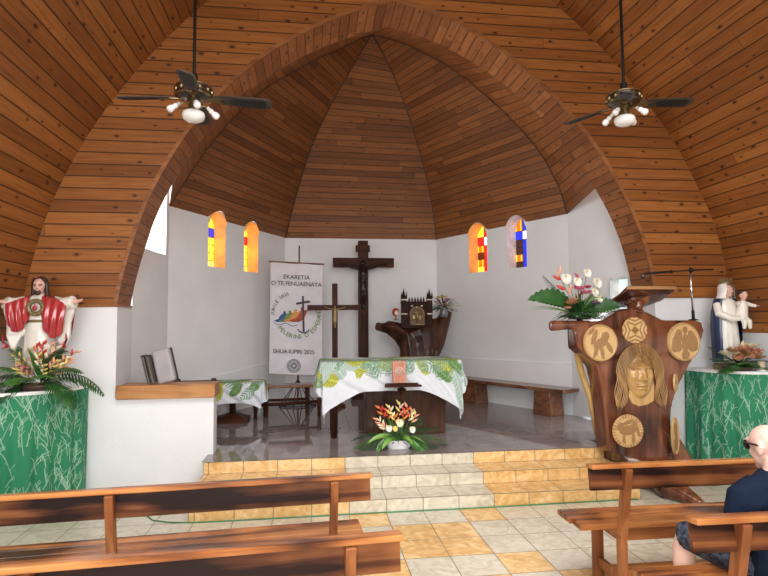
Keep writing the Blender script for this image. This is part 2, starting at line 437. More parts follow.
b = B(); b.face([(BL.x, BL.y, 0), (BR_.x, BR_.y, 0), (BR_.x, BR_.y, ZT), (BL.x, BL.y, ZT)]); struct('wall_apse_back', b, M['white'])
# low plinth band round the apse (top edge shows as a faint line)
b = B()
ring_ = [A0, PL, BL, BR_, PR]
zt_ = [.86, .87, 1.055, 1.055, 1.085]
inn = []
cen = V((.94, 8.0))
for p in ring_: inn.append(p + (cen - p).normalized() * .03)
for i in range(4):
    p, q, a, c = ring_[i], ring_[i + 1], inn[i], inn[i + 1]
    b.face([(a.x, a.y, .3), (c.x, c.y, .3), (c.x, c.y, zt_[i + 1]), (a.x, a.y, zt_[i])]); b.face([(a.x, a.y, zt_[i]), (c.x, c.y, zt_[i + 1]), (q.x, q.y, zt_[i + 1] + .004), (p.x, p.y, zt_[i] + .004)])
struct('baseboard_apse', b, M['white'])
# front wall, left: tall piece and low parapet, right piece
b = B(); b.box(-2.95, -1.98, YW, YW + .2, 0, 1.90); struct('wall_front_left', b, M['white'])
b = B(); b.box(-1.98, -1.005, YW, YW + .2, 0, .945); struct('wall_parapet', b, M['white'])
b = B(); b.box(3.99, 4.97, YW, YW + .2, 0, 1.985); struct('wall_front_right', b, M['white'])
M['cap'] = grainwood('parapet cap pine', (.22, .09, .03), (.42, .19, .065), (.56, .29, .115), rough=.45, coat=.1, sc=.8)
b = B(); b.box(-1.955, -.985, YW - .07, YW + .27, .94, 1.078); struct('trim_5', b, M['cap'], bevel=.008)

# ---- floors
def tiles(b, fn, x0, x1, y0, y1, ox, oy, w, pick, gap=.0035, z=.001):
    """tiles on a plane; fn(x,y,h)->3D"""
    i0, i1 = math.floor((x0 - ox) / w), math.ceil((x1 - ox) / w); j0, j1 = math.floor((y0 - oy) / w), math.ceil((y1 - oy) / w)
    for i in range(i0, i1):
        for j in range(j0, j1):
            a, c = max(x0, ox + i * w) + gap, min(x1, ox + (i + 1) * w) - gap; e, g = max(y0, oy + j * w) + gap, min(y1, oy + (j + 1) * w) - gap
            if c - a < .006 or g - e < .006: continue
            b.mi = pick(i, j); b.face([fn(a, e, z), fn(c, e, z), fn(c, g, z), fn(a, g, z)])
TW = .333
def pick_floor(i, j):
    c = i - 1; r = -j              # column 0 starts at X=.336, row 1 touches the first riser
    if (0 <= c <= 3 and r <= 4) or (r >= 5 and 0 <= c <= 6): return 1 if ((c % 3 == 0) == (r % 3 == 1)) else 0
    return 1 if (i * 7 + j * 3) % 23 == 0 and r > 5 else 0
b = B(); b.mi = 2; b.face([(-2.95, -3.5, 0), (4.97, -3.5, 0), (4.97, YW, 0), (-2.95, YW, 0)])
tiles(b, lambda x, y, h: (x, y, h), -2.95, 4.97, -2, YW, .003, 5.06, TW, pick_floor)
struct('floor', b, [M['t_cream'], M['t_orange'], M['grout']], recalc=False)
SX0, SX1 = -1.04, 3.115; ST = [(5.06, .117), (5.385, .234), (5.71, PLAT)]
b = B(); b.mi = 2
b.prism([(SX0, 5.06, 0), (SX0, 5.06, .117), (SX0, 5.385, .117), (SX0, 5.385, .234), (SX0, 5.71, .234), (SX0, 5.71, PLAT - .02), (SX0, 6.04, PLAT - .02), (SX0, 6.04, 0)], (SX1 - SX0, 0, 0))
def pick_step(i, j): return 0 if 0 <= i <= 3 else 1
for k, (y, z) in enumerate(ST):
    tiles(b, lambda x, q, h, y=y: (x, y - h, q), SX0, SX1, z - .117, z, .34, z - .117 - .0, TW, pick_step)
    if k < 2: tiles(b, lambda x, q, h, z=z: (x, q, z + h), SX0, SX1, y, y + .325, .34, y, TW, pick_step)
for xx, sgn in ((SX0, -1), (SX1, 1)):
    for k, (y, z) in enumerate(ST): b.mi = 1; b.face([(xx + sgn * .001, y + .004, z - .113), (xx + sgn * .001, 6.03, z - .113), (xx + sgn * .001, 6.03, z - .006), (xx + sgn * .001, y + .004, z - .006)])
struct('steps', b, [M['t_cream'], M['t_orange'], M['grout']])
# raised chancel floor
b = B(); b.mi = 1
fl = [(SX0, 5.705), (SX1, 5.705), (SX1, YW), (3.99, YW), (PR.x, PR.y), (BR_.x, BR_.y), (BL.x, BL.y), (PL.x, PL.y), (-1.98, YW + .2), (-1.01, YW + .2), (-1.01, YW), (SX0, YW)]
poly_holes(b, fl, [], lambda x, y: (x, y, PLAT - .003))
b.face([(SX1, YW, 0), (4.0, YW, 0), (4.0, YW, PLAT - .003), (SX1, YW, PLAT - .003)])
def pick0(i, j): return 0
tw2 = .40
for i in range(-8, 14):
    for j in range(0, 12):
        x0, x1, y0, y1 = .1 + i * tw2, .1 + (i + 1) * tw2, 5.705 + j * tw2, 5.705 + (j + 1) * tw2
        for (p, q) in (((-1.98, YW), (PL.x, PL.y)), ((PL.x, PL.y), (BL.x, BL.y))): pass
        xl = SX0 if y1 < YW + .25 else interp((y0 + y1) / 2, [6.05, 7.64, 10.35], [-1.98, -1.87, -.47])
        xr = SX1 if y1 < YW + .15 else interp((y0 + y1) / 2, [6.05, 7.67, 10.35], [3.99, 3.73, 2.37])
        a, c = max(x0, xl - .02) + .002, min(x1, xr + .02) - .002
        if c - a > .01 and y0 < 10.35: b.mi = 0; b.face([(a, y0 + .002, PLAT), (c, y0 + .002, PLAT), (c, min(y1, 10.35) - .002, PLAT), (a, min(y1, 10.35) - .002, PLAT)])
struct('floor_chancel', b, [M['t_grey'], M['grout_d']], recalc=False)

# ---- windows
def glassm(name, c, es):
    m, nt, b = newmat(name)
    tc = N(nt, 'ShaderNodeTexCoord'); no = N(nt, 'ShaderNodeTexNoise', i_Scale=22, i_Detail=3); L(nt, tc.outputs['Object'], no.inputs[0])
    col = ramp(nt, no.outputs['Fac'], [(.3, tuple(x * .75 for x in c)), (.7, c)])
    L(nt, col, b.inputs['Base Color']); L(nt, col, b.inputs['Emission Color']); b.inputs['Emission Strength'].default_value = es
    b.inputs['Roughness'].default_value = .15; return m
G = {'y': glassm('amber glass', (1, .50, .02), 2.2), 'o': glassm('orange glass', (1, .22, .01), .8), 'b': glassm('blue glass', (.02, .04, .85), .9),
     'r': glassm('red glass', (.8, .02, .03), .6), 'w': glassm('clear pale glass', (1, .97, .9), 2.2), 'd': glassm('dark brown glass', (.10, .03, .015), .25), 'g': glassm('pale yellow glass', (1, .72, .12), 2.4)}
GK = list(G.keys())
M['lead'] = pm('lead came', (.03, .03, .035), .5)
M['reveal'] = pm('window reveal plaster', (.86, .82, .76), .7); M['reveal_glow'] = pm('glow tinted window reveal', (.78, .50, .20), .6)  # second reveal: orange glow of the glass put into the plaster colour
def stained(n, A, C, s0, s1, z0, zs, cross, lower, depth=.24, flip=1, glow=(2.2, (1, .44, .06))):
    d = (C - A).normalized(); nrm = V((d.y, -d.x)) * flip   # toward the room
    def P(s, z, o=0.): return (A.x + d.x * s + nrm.x * o, A.y + d.y * s + nrm.y * o, z)
    lp = archloop(s0, s1, z0, zs)
    b = B(); m_ = len(lp)
    for i in range(m_):
        p, q = lp[i], lp[(i + 1) % m_]; b.face([P(*p, .03 if p[1] > 3.2 else .002), P(*q, .03 if q[1] > 3.2 else .002), P(*q, -depth), P(*p, -depth)])
    w = struct('window_%d' % n, b, M['reveal'] if lower == 'dark' else M['reveal_glow'])
    W_ = s1 - s0; c = (s0 + s1) / 2; r = W_ / 2; H_ = zs + r - z0
    b = B(); zc = z0 + H_ * .66; bw = W_ * .13
    pieces = []                                 # (s0,s1,z0,z1,key)
    up, lo = ('y', 'g') if lower != 'dark' else ('o', 'g')
    lw = {'amber': ['y', 'g', 'y', 'y'], 'fire': ['o', 'y', 'o', 'd'], 'dark': ['d', 'o', 'd', 'd']}[lower]
    def rect(a0, a1, b0, b1, k): pieces.append((a0, a1, b0, b1, k))
    rect(c - bw, c + bw, z0, zc - bw * 1.3, cross); rect(c - bw, c + bw, zc - bw * 1.3, zc + bw * 1.3, 'w'); rect(c - bw, c + bw, zc + bw * 1.3, zs + r, cross)
    for sg in (-1, 1):
        e = c + sg * r; i_ = c + sg * bw
        rect(min(e, i_), max(e, i_), zc - bw * 1.3, zc + bw * 1.3, cross)
        hh = zc - bw * 1.3 - z0
        for q in range(4): rect(min(e, i_), max(e, i_), z0 + hh * q / 4, z0 + hh * (q + 1) / 4, lw[(q + (sg > 0)) % 4] if lower != 'dark' else lw[q])
        rect(min(e, i_), max(e, i_), zc + bw * 1.3, zs + r, up)
    gp = .006
    for (a0, a1, b0, b1, k) in pieces:
        b.mi = GK.index(k); n_ = 7; alt = {'y': 'g', 'g': 'o', 'o': 'y'}.get(k, k)
        top = lambda s: min(b1, zs + math.sqrt(max(0, (r - .004) ** 2 - (s - c) ** 2)))
        for q in range(n_):
            b.mi = GK.index(alt if (q * 3 + int(b0 * 40)) % 5 == 0 else k); u0, u1 = lerp(a0 + gp, a1 - gp, q / n_), lerp(a0 + gp, a1 - gp, (q + 1) / n_)
            t0, t1 = top(u0) - gp, top(u1) - gp
            if max(t0, t1) > b0 + gp: b.face([P(u0, b0 + gp, -depth + .03), P(u1, b0 + gp, -depth + .03), P(u1, max(t1, b0 + gp), -depth + .03), P(u0, max(t0, b0 + gp), -depth + .03)])
    obj('stained_glass', b, [G[k] for k in GK], w)
    lmp = bpy.data.lights.new('niche_fill', 'POINT'); lmp.energy = glow[0]; lmp.color = glow[1]; lmp.shadow_soft_size = .04  # amber point lamp added inside the niche to brighten its reveal
    lo_ = bpy.data.objects.new('niche_fill', lmp); COL.objects.link(lo_); lo_.location = P(c, z0 + H_ * .45, -depth * .55)
    b = B(); poly_holes(b, archloop(s0 - .02, s1 + .02, z0 - .02, zs), [], lambda s, z: P(s, z, -depth + .015)); obj('lead_came', b, M['lead'], w)
# left wall order PL->BL has its normal to the room on the right hand side
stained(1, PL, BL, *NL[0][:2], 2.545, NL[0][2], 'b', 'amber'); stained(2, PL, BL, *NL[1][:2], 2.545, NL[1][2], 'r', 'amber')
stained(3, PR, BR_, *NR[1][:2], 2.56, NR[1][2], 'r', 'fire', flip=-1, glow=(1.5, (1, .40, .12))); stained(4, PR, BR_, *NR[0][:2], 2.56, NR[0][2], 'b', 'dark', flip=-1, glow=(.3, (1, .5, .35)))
# clear window high on the left side wall
M['pane'], nt, bb = newmat('clear window pane')
tn = N(nt, 'ShaderNodeTexNoise', i_Scale=3); tr = N(nt, 'ShaderNodeBsdfTransparent'); L(nt, ramp(nt, tn.outputs['Fac'], [(0, (.95, .97, 1)), (1, (1, 1, 1))]), tr.inputs[0])
mxs = N(nt, 'ShaderNodeMixShader', n_0=.05); gl_ = N(nt, 'ShaderNodeBsdfGlossy'); gl_.inputs['Roughness'].default_value = .02; L(nt, tr.outputs[0], mxs.inputs[1]); L(nt, gl_.outputs[0], mxs.inputs[2]); L(nt, mxs.outputs[0], nt.nodes['Material Output'].inputs[0])
d = (PL - A0).normalized(); nr = V((d.y, -d.x))
def PWL(s, z, o): return (A0.x + d.x * s + nr.x * o, A0.y + d.y * s + nr.y * o, z)
b = B()
for a, c in (((wl[0], wl[2]), (wl[1], wl[2])), ((wl[1], wl[2]), (wl[1], wl[3])), ((wl[1], wl[3]), (wl[0], wl[3])), ((wl[0], wl[3]), (wl[0], wl[2]))):
    b.face([PWL(*a, 0), PWL(*c, 0), PWL(*c, -.2), PWL(*a, -.2)])
w5 = struct('window_5', b, M['reveal'])
b = B(); b.face([PWL(wl[0], wl[2], -.12), PWL(wl[1], wl[2], -.12), PWL(wl[1], wl[3], -.12), PWL(wl[0], wl[3], -.12)]); obj('pane', b, M['pane'], w5)
# open doorway on the right side wall
d2 = (PR - B0).normalized(); nr2 = V((-d2.y, d2.x))
def PWR(s, z, o): return (B0.x + d2.x * s + nr2.x * o, B0.y + d2.y * s + nr2.y * o, z)
b = B()
for a, c in (((dr[0], dr[2]), (dr[0], dr[3])), ((dr[0], dr[3]), (dr[1], dr[3])), ((dr[1], dr[3]), (dr[1], dr[2]))):
    b.face([PWR(*a, 0), PWR(*c, 0), PWR(*c, -.16), PWR(*a, -.16)])
d1 = struct('door_1', b, M['reveal'])
M['frost'] = pm('pale blue door glass', (.72, .86, .90), .3, emit=(.72, .9, .97), es=.75)
M['alu'] = pm('white door frame', (.75, .78, .78), .4)
b = B()
z_ = [dr[2], dr[3]]
b.face([PWR(dr[0], dr[2], -.14), PWR(dr[1], dr[2], -.14), PWR(dr[1], dr[3], -.14), PWR(dr[0], dr[3], -.14)]); obj('door_panel', b, M['frost'], d1)
b = B()
for s in (dr[0], dr[1]): b.beam(PWR(s, dr[2], .005), PWR(s, dr[3], .005), .03, .03)
b.beam(PWR(dr[0], dr[3], .005), PWR(dr[1], dr[3], .005), .03, .03); obj('door_frame', b, M['alu'], d1)
# ================================================================== THINGS
# ---- pews
M['pew_x'] = grainwood('varnished pew board', (.035, .012, .006), (.20, .065, .02), (.42, .17, .055), axis=0, rough=.3, coat=.05, spec=.2, sc=.55, pos=(.36, .47, .60))
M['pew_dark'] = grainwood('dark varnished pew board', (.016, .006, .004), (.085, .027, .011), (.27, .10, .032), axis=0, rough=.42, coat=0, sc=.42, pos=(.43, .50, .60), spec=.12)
M['pew_seat'] = grainwood('varnished pew seat plank', (.05, .016, .007), (.25, .080, .022), (.46, .19, .06), axis=0, rough=.24, coat=.2, sc=.5, pos=(.40, .48, .58))
M['pew_z'] = grainwood('varnished pew post', (.09, .028, .011), (.25, .085, .03), (.37, .15, .055), axis=2, rough=.4, coat=.0, spec=.2, sc=.8)
def pew(x0, x1, posts, y, label, legs):
    t = thing('church_pew', ((x0 + x1) / 2, y, 0), label, 'pew', 'wooden pews in rows facing the altar')
    rt = Mx.Rotation(math.radians(-8), 3, 'X')
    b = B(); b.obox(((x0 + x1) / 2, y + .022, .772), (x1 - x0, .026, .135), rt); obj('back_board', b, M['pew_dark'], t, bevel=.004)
    b = B(); b.obox(((x0 + x1) / 2, y + .006, .846), (x1 - x0 + .012, .085, .026), Mx.Rotation(math.radians(-6), 3, 'X')); obj('cap_rail', b, M['pew_seat'], t, bevel=.006)
    for px in posts:
        b = B(); b.beam((px, y - .015, .835), (px, y + .075,   .40), .042, .06, (0, 1, 0)); b.beam((px, y + .075, .42), (px, y + .075, 0), .042, .06, (0, 1, 0)); obj('post', b, M['pew_z'], t, bevel=.004)
    for k, (a, c) in enumerate(((.19, .30), (.306, .40), (.406, .49))):
        b = B(); b.box(x0 + (.0 if k else .02), x1, y + a, y + c, .412 - .004 * (k == 0), .444); obj('seat_plank', b, M['pew_seat'], t, bevel=.004)
    for lx in legs:
        b = B(); b.box(lx - .03, lx + .03, y + .40, y + .455, 0, .412); obj('front_leg', b, M['pew_z'], t, bevel=.004)
        b = B(); b.beam((lx, y + .10, .385), (lx, y + .46, .385), .035, .05); obj('side_rail', b, M['pew_z'], t, bevel=.003)
        b = B(); b.beam((lx, y + .08, .13), (lx, y + .43, .13), .03, .06); obj('side_rail', b, M['pew_z'], t, bevel=.003)
    b = B(); b.box(min(legs) + .02, max(legs) - .02, y + .205, y + .23, .33, .41); obj('seat_apron', b, M['pew_x'], t, bevel=.003)
    b = B(); b.box(min(legs) + .02, max(legs) - .02, y + .22, y + .30, .10, .15); obj('floor_stretcher', b, M['pew_x'], t, bevel=.003)
    return t
pl_ = pew(-2.66, .335, (-2.17, -1.02, .13), 3.165, 'long varnished pew left of the aisle, the farther one, nearest the steps', (-2.13, -.98, .16))
th_ = math.radians(3.8); pl_.rotation_euler = (0, 0, th_); pl_.location = pl_.location + V((0, -1.5 * math.sin(th_), 0))
dup(pl_, pl_.location + V((0.025, -.905, 0)), 'nearest pew left of the aisle, its back along the bottom edge of the photo')
pr_ = pew(1.625, 4.60, (1.845, 3.0, 4.15), 3.14, 'long varnished pew right of the aisle, empty, just before the carved lectern', (1.87, 2.98, 4.11))
pr_.rotation_euler = (0, 0, math.radians(-1)); pr_.location = pr_.location + V((0, -.026, 0))
dup(pr_, pr_.location + V((-.01, -.90, 0)), 'nearest pew right of the aisle, the man in the navy shirt sits on it')

# ---- ceiling fans
M['fan_dark'] = grainwood('dark fan blade', (.03, .024, .02), (.065, .05, .042), (.11, .09, .075), axis=0, rough=.45, coat=0, spec=.15)
M['fan_cane'] = pm('black cane blade inset', (.008, .008, .009), .6, scale=60)
M['iron'] = pm('black iron', (.012, .011, .011), .5, .1, spec=.2)
M['brass'] = pm('aged brass', (.30, .23, .11), .28, .9)
M['pewter'] = pm('dark antique bronze', (.10, .08, .06), .3, .8)
M['milk'] = pm('milk glass shade', (.92, .92, .90), .2, emit=(1, 1, .98), es=.02)
M['bulbw'] = pm('white spiral bulb', (.95, .95, .93), .3, emit=(1, 1, .98), es=.02)
def fan(c, ztop, angles, droops, label, larm):
    t = thing('ceiling_fan', c, label, 'ceiling fan', 'ceiling fans hanging before the arch')
    x, y, z = c
    b = B(); b.tube([(x, y, ztop), (x, y, z + .06)], .014, 8); b.lathe([(.014, .16), (.03, .15), (.035, .07), (.05, .055)], c, 12); obj('pole', b, M['iron'], t, smooth=True, angle=40)
    b = B(); b.lathe([(.04, .065), (.11, .06), (.145, .045), (.15, .03), (.15, -.03), (.14, -.045), (.10, -.06), (.05, -.065)], c, 32); obj('motor_housing', b, M['pewter'], t, smooth=True, angle=35)
    b = B()
    for zz in (.038, -.036): b.lathe([(.148, zz - .007), (.156, zz), (.148, zz + .007), (.140, zz)], c, 32)
    for k in range(12):
        a = 2 * PI * k / 12; b.ell((x + .15 * math.cos(a), y + .15 * math.sin(a), z), (.018, .018, .024), None, 8, 6)
    obj('brass_ring', b, M['brass'], t, smooth=True)
    for a, dr_ in zip(angles, droops):
        a = math.radians(a); rz = Mx.Rotation(a, 3, 'Z') @ Mx.Rotation(-dr_, 3, 'Y') @ Mx.Rotation(math.radians(-13), 3, 'X')
        def T(p): return V(c) + V((0, 0, -.05)) + rz @ V(p)
        out = [(.16, -.045), (.24, -.062), (.60, -.075), (.64, -.062), (.66, -.03), (.66, .03), (.64, .062), (.60, .075), (.24, .062), (.16, .045)]
        b = B(); b.prism([T((u, v, 0)) for u, v in out], rz @ V((0, 0, .008))); bl = obj('blade', b, M['fan_dark'], t)
        inn = [(.33, -.04), (.58, -.05), (.61, -.03), (.61, .03), (.58, .05), (.33, .04), (.30, 0)]
        b = B(); b.prism([T((u, v, -.006)) for u, v in inn], rz @ V((0, 0, .020))); obj('cane_inset', b, M['fan_cane'], bl)
        b = B(); b.prism([T((u, v, -.008)) for u, v in ((.06, -.02), (.13, -.018), (.19, -.045), (.25, -.03), (.22, 0), (.25, .03), (.19, .045), (.13, .018), (.06, .02))], rz @ V((0, 0, .006))); obj('blade_iron', b, M['brass'], bl)
    b = B(); b.lathe([(.05, -.06), (.055, -.09), (.035, -.10), (.045, -.125), (.05, -.15), (.03, -.165)], c, 20); lk = obj('light_kit', b, M['brass'], t, smooth=True, angle=40)
    b = B(); b.lathe([(.03, -.155), (.062, -.165), (.09, -.183), (.096, -.21), (.085, -.24), (.05, -.258), (.01, -.263)], c, 28); obj('lamp_shade', b, M['milk'], lk, smooth=True)
    for k in range(4):
        a = math.radians(larm + 90 * k); ca, sa = math.cos(a), math.sin(a)
        d = V((ca * .75, sa * .75, -.62)).normalized(); p0 = V(c) + V((ca * .045, sa * .045, -.115)); p1 = p0 + V((ca, sa, -.1)) * .075
        b = B(); b.tube([p0, p0 + V((ca, sa, .1)) * .04, p1], .007, 6); ar = obj('light_arm', b, M['brass'], t, smooth=True)
        b = B(); b.tube([p1 - d * .01, p1 + d * .025, p1 + d * .026, p1 + d * .045, p1 + d * .046, p1 + d * .075, p1 + d * .10, p1 + d * .115], [.014, .017, .022, .022, .017, .03, .03, .016], 12); obj('bulb', b, M['bulbw'], ar, smooth=True)
    return t
fan((-1.0, 4.85, 3.69), 5.36, (8, 92, 172, 276), (.0, .0, .0, -.10), 'dark four-bladed ceiling fan with white bulbs hanging left of the arch', 20)
fan((2.93, 4.8, 3.79), 5.42, (-5, 117, 240), (.03, .0, -.20), 'dark ceiling fan with white bulbs hanging right of the arch, blade pointing at camera', 35)

# ---- corner tables with green skirts
M['tabletop'] = pm('white painted tabletop', (.82, .82, .80), .5)
M['plinthw'] = pm('plain pine board', (.45, .30, .17), .6)
M['skirt'] = vcol('green printed cotton', .75)
def rast(nx, ny): return np.zeros((ny, nx), np.float32)
def stroke(a, pts, wd, val=1.0):
    ny, nx = a.shape
    for (p, q) in zip(pts, pts[1:]):
        n = max(2, int(math.hypot(q[0] - p[0], q[1] - p[1]) * 2))
        for k in range(n + 1):
            x, y = lerp(p[0], q[0], k / n), lerp(p[1], q[1], k / n); r = wd
            for iy in range(max(0, int(y - r)), min(ny, int(y + r) + 2)):
                for ix in range(max(0, int(x - r)), min(nx, int(x + r) + 2)):
                    dd = math.hypot(ix - x, iy - y); v = max(0., min(1., r + .5 - dd)) * val
                    if v > a[iy, ix]: a[iy, ix] = v
def skirt_pattern(nx, ny, seed):
    rr = random.Random(seed); a = rast(nx, ny)
    for k in range(int(nx * ny / 430)):
        x, y = rr.uniform(-5, nx + 5), rr.uniform(-20, ny); ln = rr.uniform(25, 60); an = PI / 2 + rr.uniform(-.5, .5); cv = rr.uniform(-.035, .035)
        pts = [(x, y)]
        for s in range(int(ln / 4)):
            an += cv; x += 4 * math.cos(an); y += 4 * math.sin(an); pts.append((x, y))
            if s > 2 and rr.random() < .30:
                a2 = an + rr.choice((-1, 1)) * rr.uniform(.4, .8); qx, qy = x, y; q = [(qx, qy)]
                for s2 in range(rr.randint(3, 6)): a2 *= .98; qx += 3 * math.cos(a2); qy += 3 * math.sin(a2); q.append((qx, qy))
                stroke(a, q, .35, .85)
        stroke(a, pts, .5, rr.uniform(.65, 1))
    return a
def corner_table(path, ztop, seed, lab_t, lab_s, loc):
    """path: top outline corner points (front edge), rounded"""
    t = thing('corner_table', loc, lab_t, 'table')
    top = path
    cx0, cy0 = top[-1]; b = B(); b.prism([(min(max(cx0 + (x - cx0) * 1.035, -2.93), 4.96), min(cy0 + (y - cy0) * 1.035, 6.045), ztop - .03) for x, y in top], (0, 0, .03)); obj('tabletop', b, M['tabletop'], t, bevel=.004)
    cx, cy = sum(p[0] for p in top) / len(top), sum(p[1] for p in top) / len(top)
    sg_ = -1 if cx < 0 else 1
    for (x, y) in ((cx + sg_ * .22, 5.98), (cx + sg_ * .22, 5.60), (cx - sg_ * .05, 5.98), (cx - sg_ * .02, 5.72)):
        b = B(); b.box(x - .03, x + .03, y - .03, y + .03, 0, ztop - .03); obj('leg', b, M['plinthw'], t)
    return t
def skirt(front, ztop, zbot, seed, label, loc):
    q = np.array(resample(front, 150)); n = len(q); ny = 150
    pat = skirt_pattern(n * 2, ny * 2, seed)
    b = B(); P = []; cols = []
    rr = random.Random(seed); ph = [rr.uniform(0, 6.28) for _ in range(4)]
    nn = n * 2; q = np.array(resample(front, nn)); tot = sum(math.dist(q[i], q[i + 1]) for i in range(nn - 1))
    for i in range(nn):
        t = q[min(i + 1, nn - 1)] - q[max(i - 1, 0)]; t /= np.linalg.norm(t); nrm = np.array((t[1], -t[0])); s = tot * i / (nn - 1)
        row = []
        for j in range(ny * 2):
            f = j / (ny * 2 - 1); am = .004 + .022 * (1 - f)
            off = .012 + am * (math.sin(s * 31 + ph[0] + .7 * math.sin(s * 9)) + .5 * math.sin(s * 53 + ph[1])) + .02 * (1 - f)
            row.append((q[i][0] + nrm[0] * off, q[i][1] + nrm[1] * off, lerp(zbot, ztop, f)))
            cols.append(pat[j, i])
        P.append(row)
    b.grid(P)
    o = obj('table_skirt', b, M['skirt'], None, smooth=True, recalc=False)
    g, w = np.array((.032, .225, .115)), np.array((.60, .78, .66))
    setcol(o, lambda co, i: tuple(g + (w - g) * cols[i]))
    tag(o, label, 'table skirt')
    return o
def roundpath(pts, r, n=8):
    out = [pts[0]]
    for i in range(1, len(pts) - 1):
        p, a, c = V(pts[i]), V(pts[i - 1]), V(pts[i + 1]); d1, d2 = (a - p).normalized(), (c - p).normalized()
        s, e = p + d1 * r, p + d2 * r
        for k in range(n + 1):
            t = k / n; q = s.lerp(p, t).lerp(p.lerp(e, t), t); out.append((q.x, q.y))
    out.append(pts[-1]); return out
fl_ = roundpath([(-2.92, 5.33), (-2.55, 5.40), (-2.27, 5.72), (-2.24, 6.04)], .16)
corner_table(fl_ + [(-2.92, 6.04)], 1.10, 3, 'white topped corner table under the Sacred Heart statue at the left wall', None, (-2.58, 5.75, 0))
skirt(fl_, 1.075, .02, 11, 'green cloth skirt with white grass print around the left corner table', (-2.6, 5.6, 0))
fr_ = roundpath([(4.33, 6.04), (4.36, 5.64), (4.64, 5.38), (4.95, 5.33)], .16)
corner_table(fr_ + [(4.95, 6.04)], 1.15, 4, 'white topped corner table under the Madonna statue at the right wall', None, (4.62, 5.75, 0))
skirt(fr_, 1.125, .02, 23, 'green cloth skirt with white grass print around the right corner table behind the lectern', (4.6, 5.6, 0))

# ---- plants and flowers
def leafmat(name, c1, c2, rough=.35):
    m, nt, b = newmat(name); tc = N(nt, 'ShaderNodeTexCoord'); no = N(nt, 'ShaderNodeTexNoise', i_Scale=9, i_Detail=3); L(nt, tc.outputs['Object'], no.inputs[0])
    L(nt, ramp(nt, no.outputs['Fac'], [(.3, c1), (.7, c2)]), b.inputs['Base Color']); b.inputs['Roughness'].default_value = rough
    return m
M['leaf_d'] = leafmat('dark green leaf', (.012, .055, .014), (.035, .12, .03))
M['leaf_m'] = leafmat('mid green leaf', (.03, .12, .02), (.08, .22, .045))
M['leaf_l'] = leafmat('fresh green leaf', (.10, .26, .04), (.22, .40, .08))
M['stem'] = pm('flower stem', (.09, .16, .05), .6)
def fl(name, c, rough=.4): M[name] = pm(name, c, rough, var=.15, scale=25)
fl('red_flower', (.62, .05, .03)); fl('orange_flower', (.78, .22, .05)); fl('yellow_flower', (.82, .62, .16)); fl('cream_flower', (.84, .76, .52)); fl('pink_flower', (.75, .16, .28)); fl('salmon_flower', (.80, .38, .24)); fl('white_flower', (.70, .68, .60)); fl('brown_petal', (.48, .24, .12)); fl('purple_flower', (.35, .15, .40)); fl('crimson_flower', (.55, .02, .12))
def bend(p0, d, ln, droop, n=10):
    """curve leaving p0 along d and sagging"""
    p = V(p0); d = V(d).normalized(); out = [p.copy()]
    for i in range(n):
        d = (d + V((0, 0, -droop / n))).normalized(); p = p + d * (ln / n); out.append(p.copy())
    return out
def frond(t, p0, d, ln, droop, wd, mat, nl=14, start=.25, lw=.012, name='palm_frond'):
    pts = bend(p0, d, ln, droop, 16); b = B(); b.tube(pts, [lerp(.0045, .0012, i / 16) for i in range(17)], 5)
    for k in range(nl):
        f = start + (1 - start) * (k + .5) / nl; i = min(15, int(f * 16)); p = pts[i].lerp(pts[i + 1], f * 16 - i); tg = (pts[i + 1] - pts[i]).normalized()
        sd = tg.cross(V((0, 0, 1)));
        if sd.length < .1: sd = V((1, 0, 0))
        sd.normalize(); upv = sd.cross(tg); l2 = wd * math.sin(PI * min(1, .18 + f * .80)) ** .8
        for sg in (-1, 1):
            dd = (sd * sg * .85 + tg * .75 - upv * .0).normalized(); q = bend(p, dd, l2, .5 + R.random() * .3, 5)
            nrm = dd.cross(upv).normalized()
            w_ = [.5, 1, .95, .75, .45, .05]
            b.grid([[q[j] - nrm * lw * w_[j] * .5, q[j] + upv * lw * .12 * w_[j], q[j] + nrm * lw * w_[j] * .5] for j in range(6)])
    return obj(name, b, mat, t, recalc=False, smooth=True)
def blade_leaf(t, p0, d, ln, droop, wd, mat, name='broad_leaf', notch=0, stem=.15, face=None):
    pts = bend(p0, d, ln, droop, 22); b = B(); b.tube(pts[:23], [lerp(.004, .001, i / 22) for i in range(23)], 5); P = []
    for i in range(23):
        f = i / 22
        g = max(0, (f - stem) / (1 - stem)); w_ = wd * (math.sin(PI * g ** .75) ** .8 if g > 0 else 0) * (1 - notch * .35 * (i % 2))
        tg = (pts[min(i + 1, 22)] - pts[max(i - 1, 0)]).normalized(); sd = tg.cross(V(face) if face else V((0, 0, 1)))
        if sd.length < .1: sd = V((1, 0, 0))
        sd.normalize(); u = sd.cross(tg)
        P.append([pts[i] + sd * w_ * s * .5 + u * (abs(s) * w_ * .16) for s in (-1, -.5, 0, .5, 1)])
    b.grid(P); return obj(name, b, mat, t, recalc=False, smooth=True)
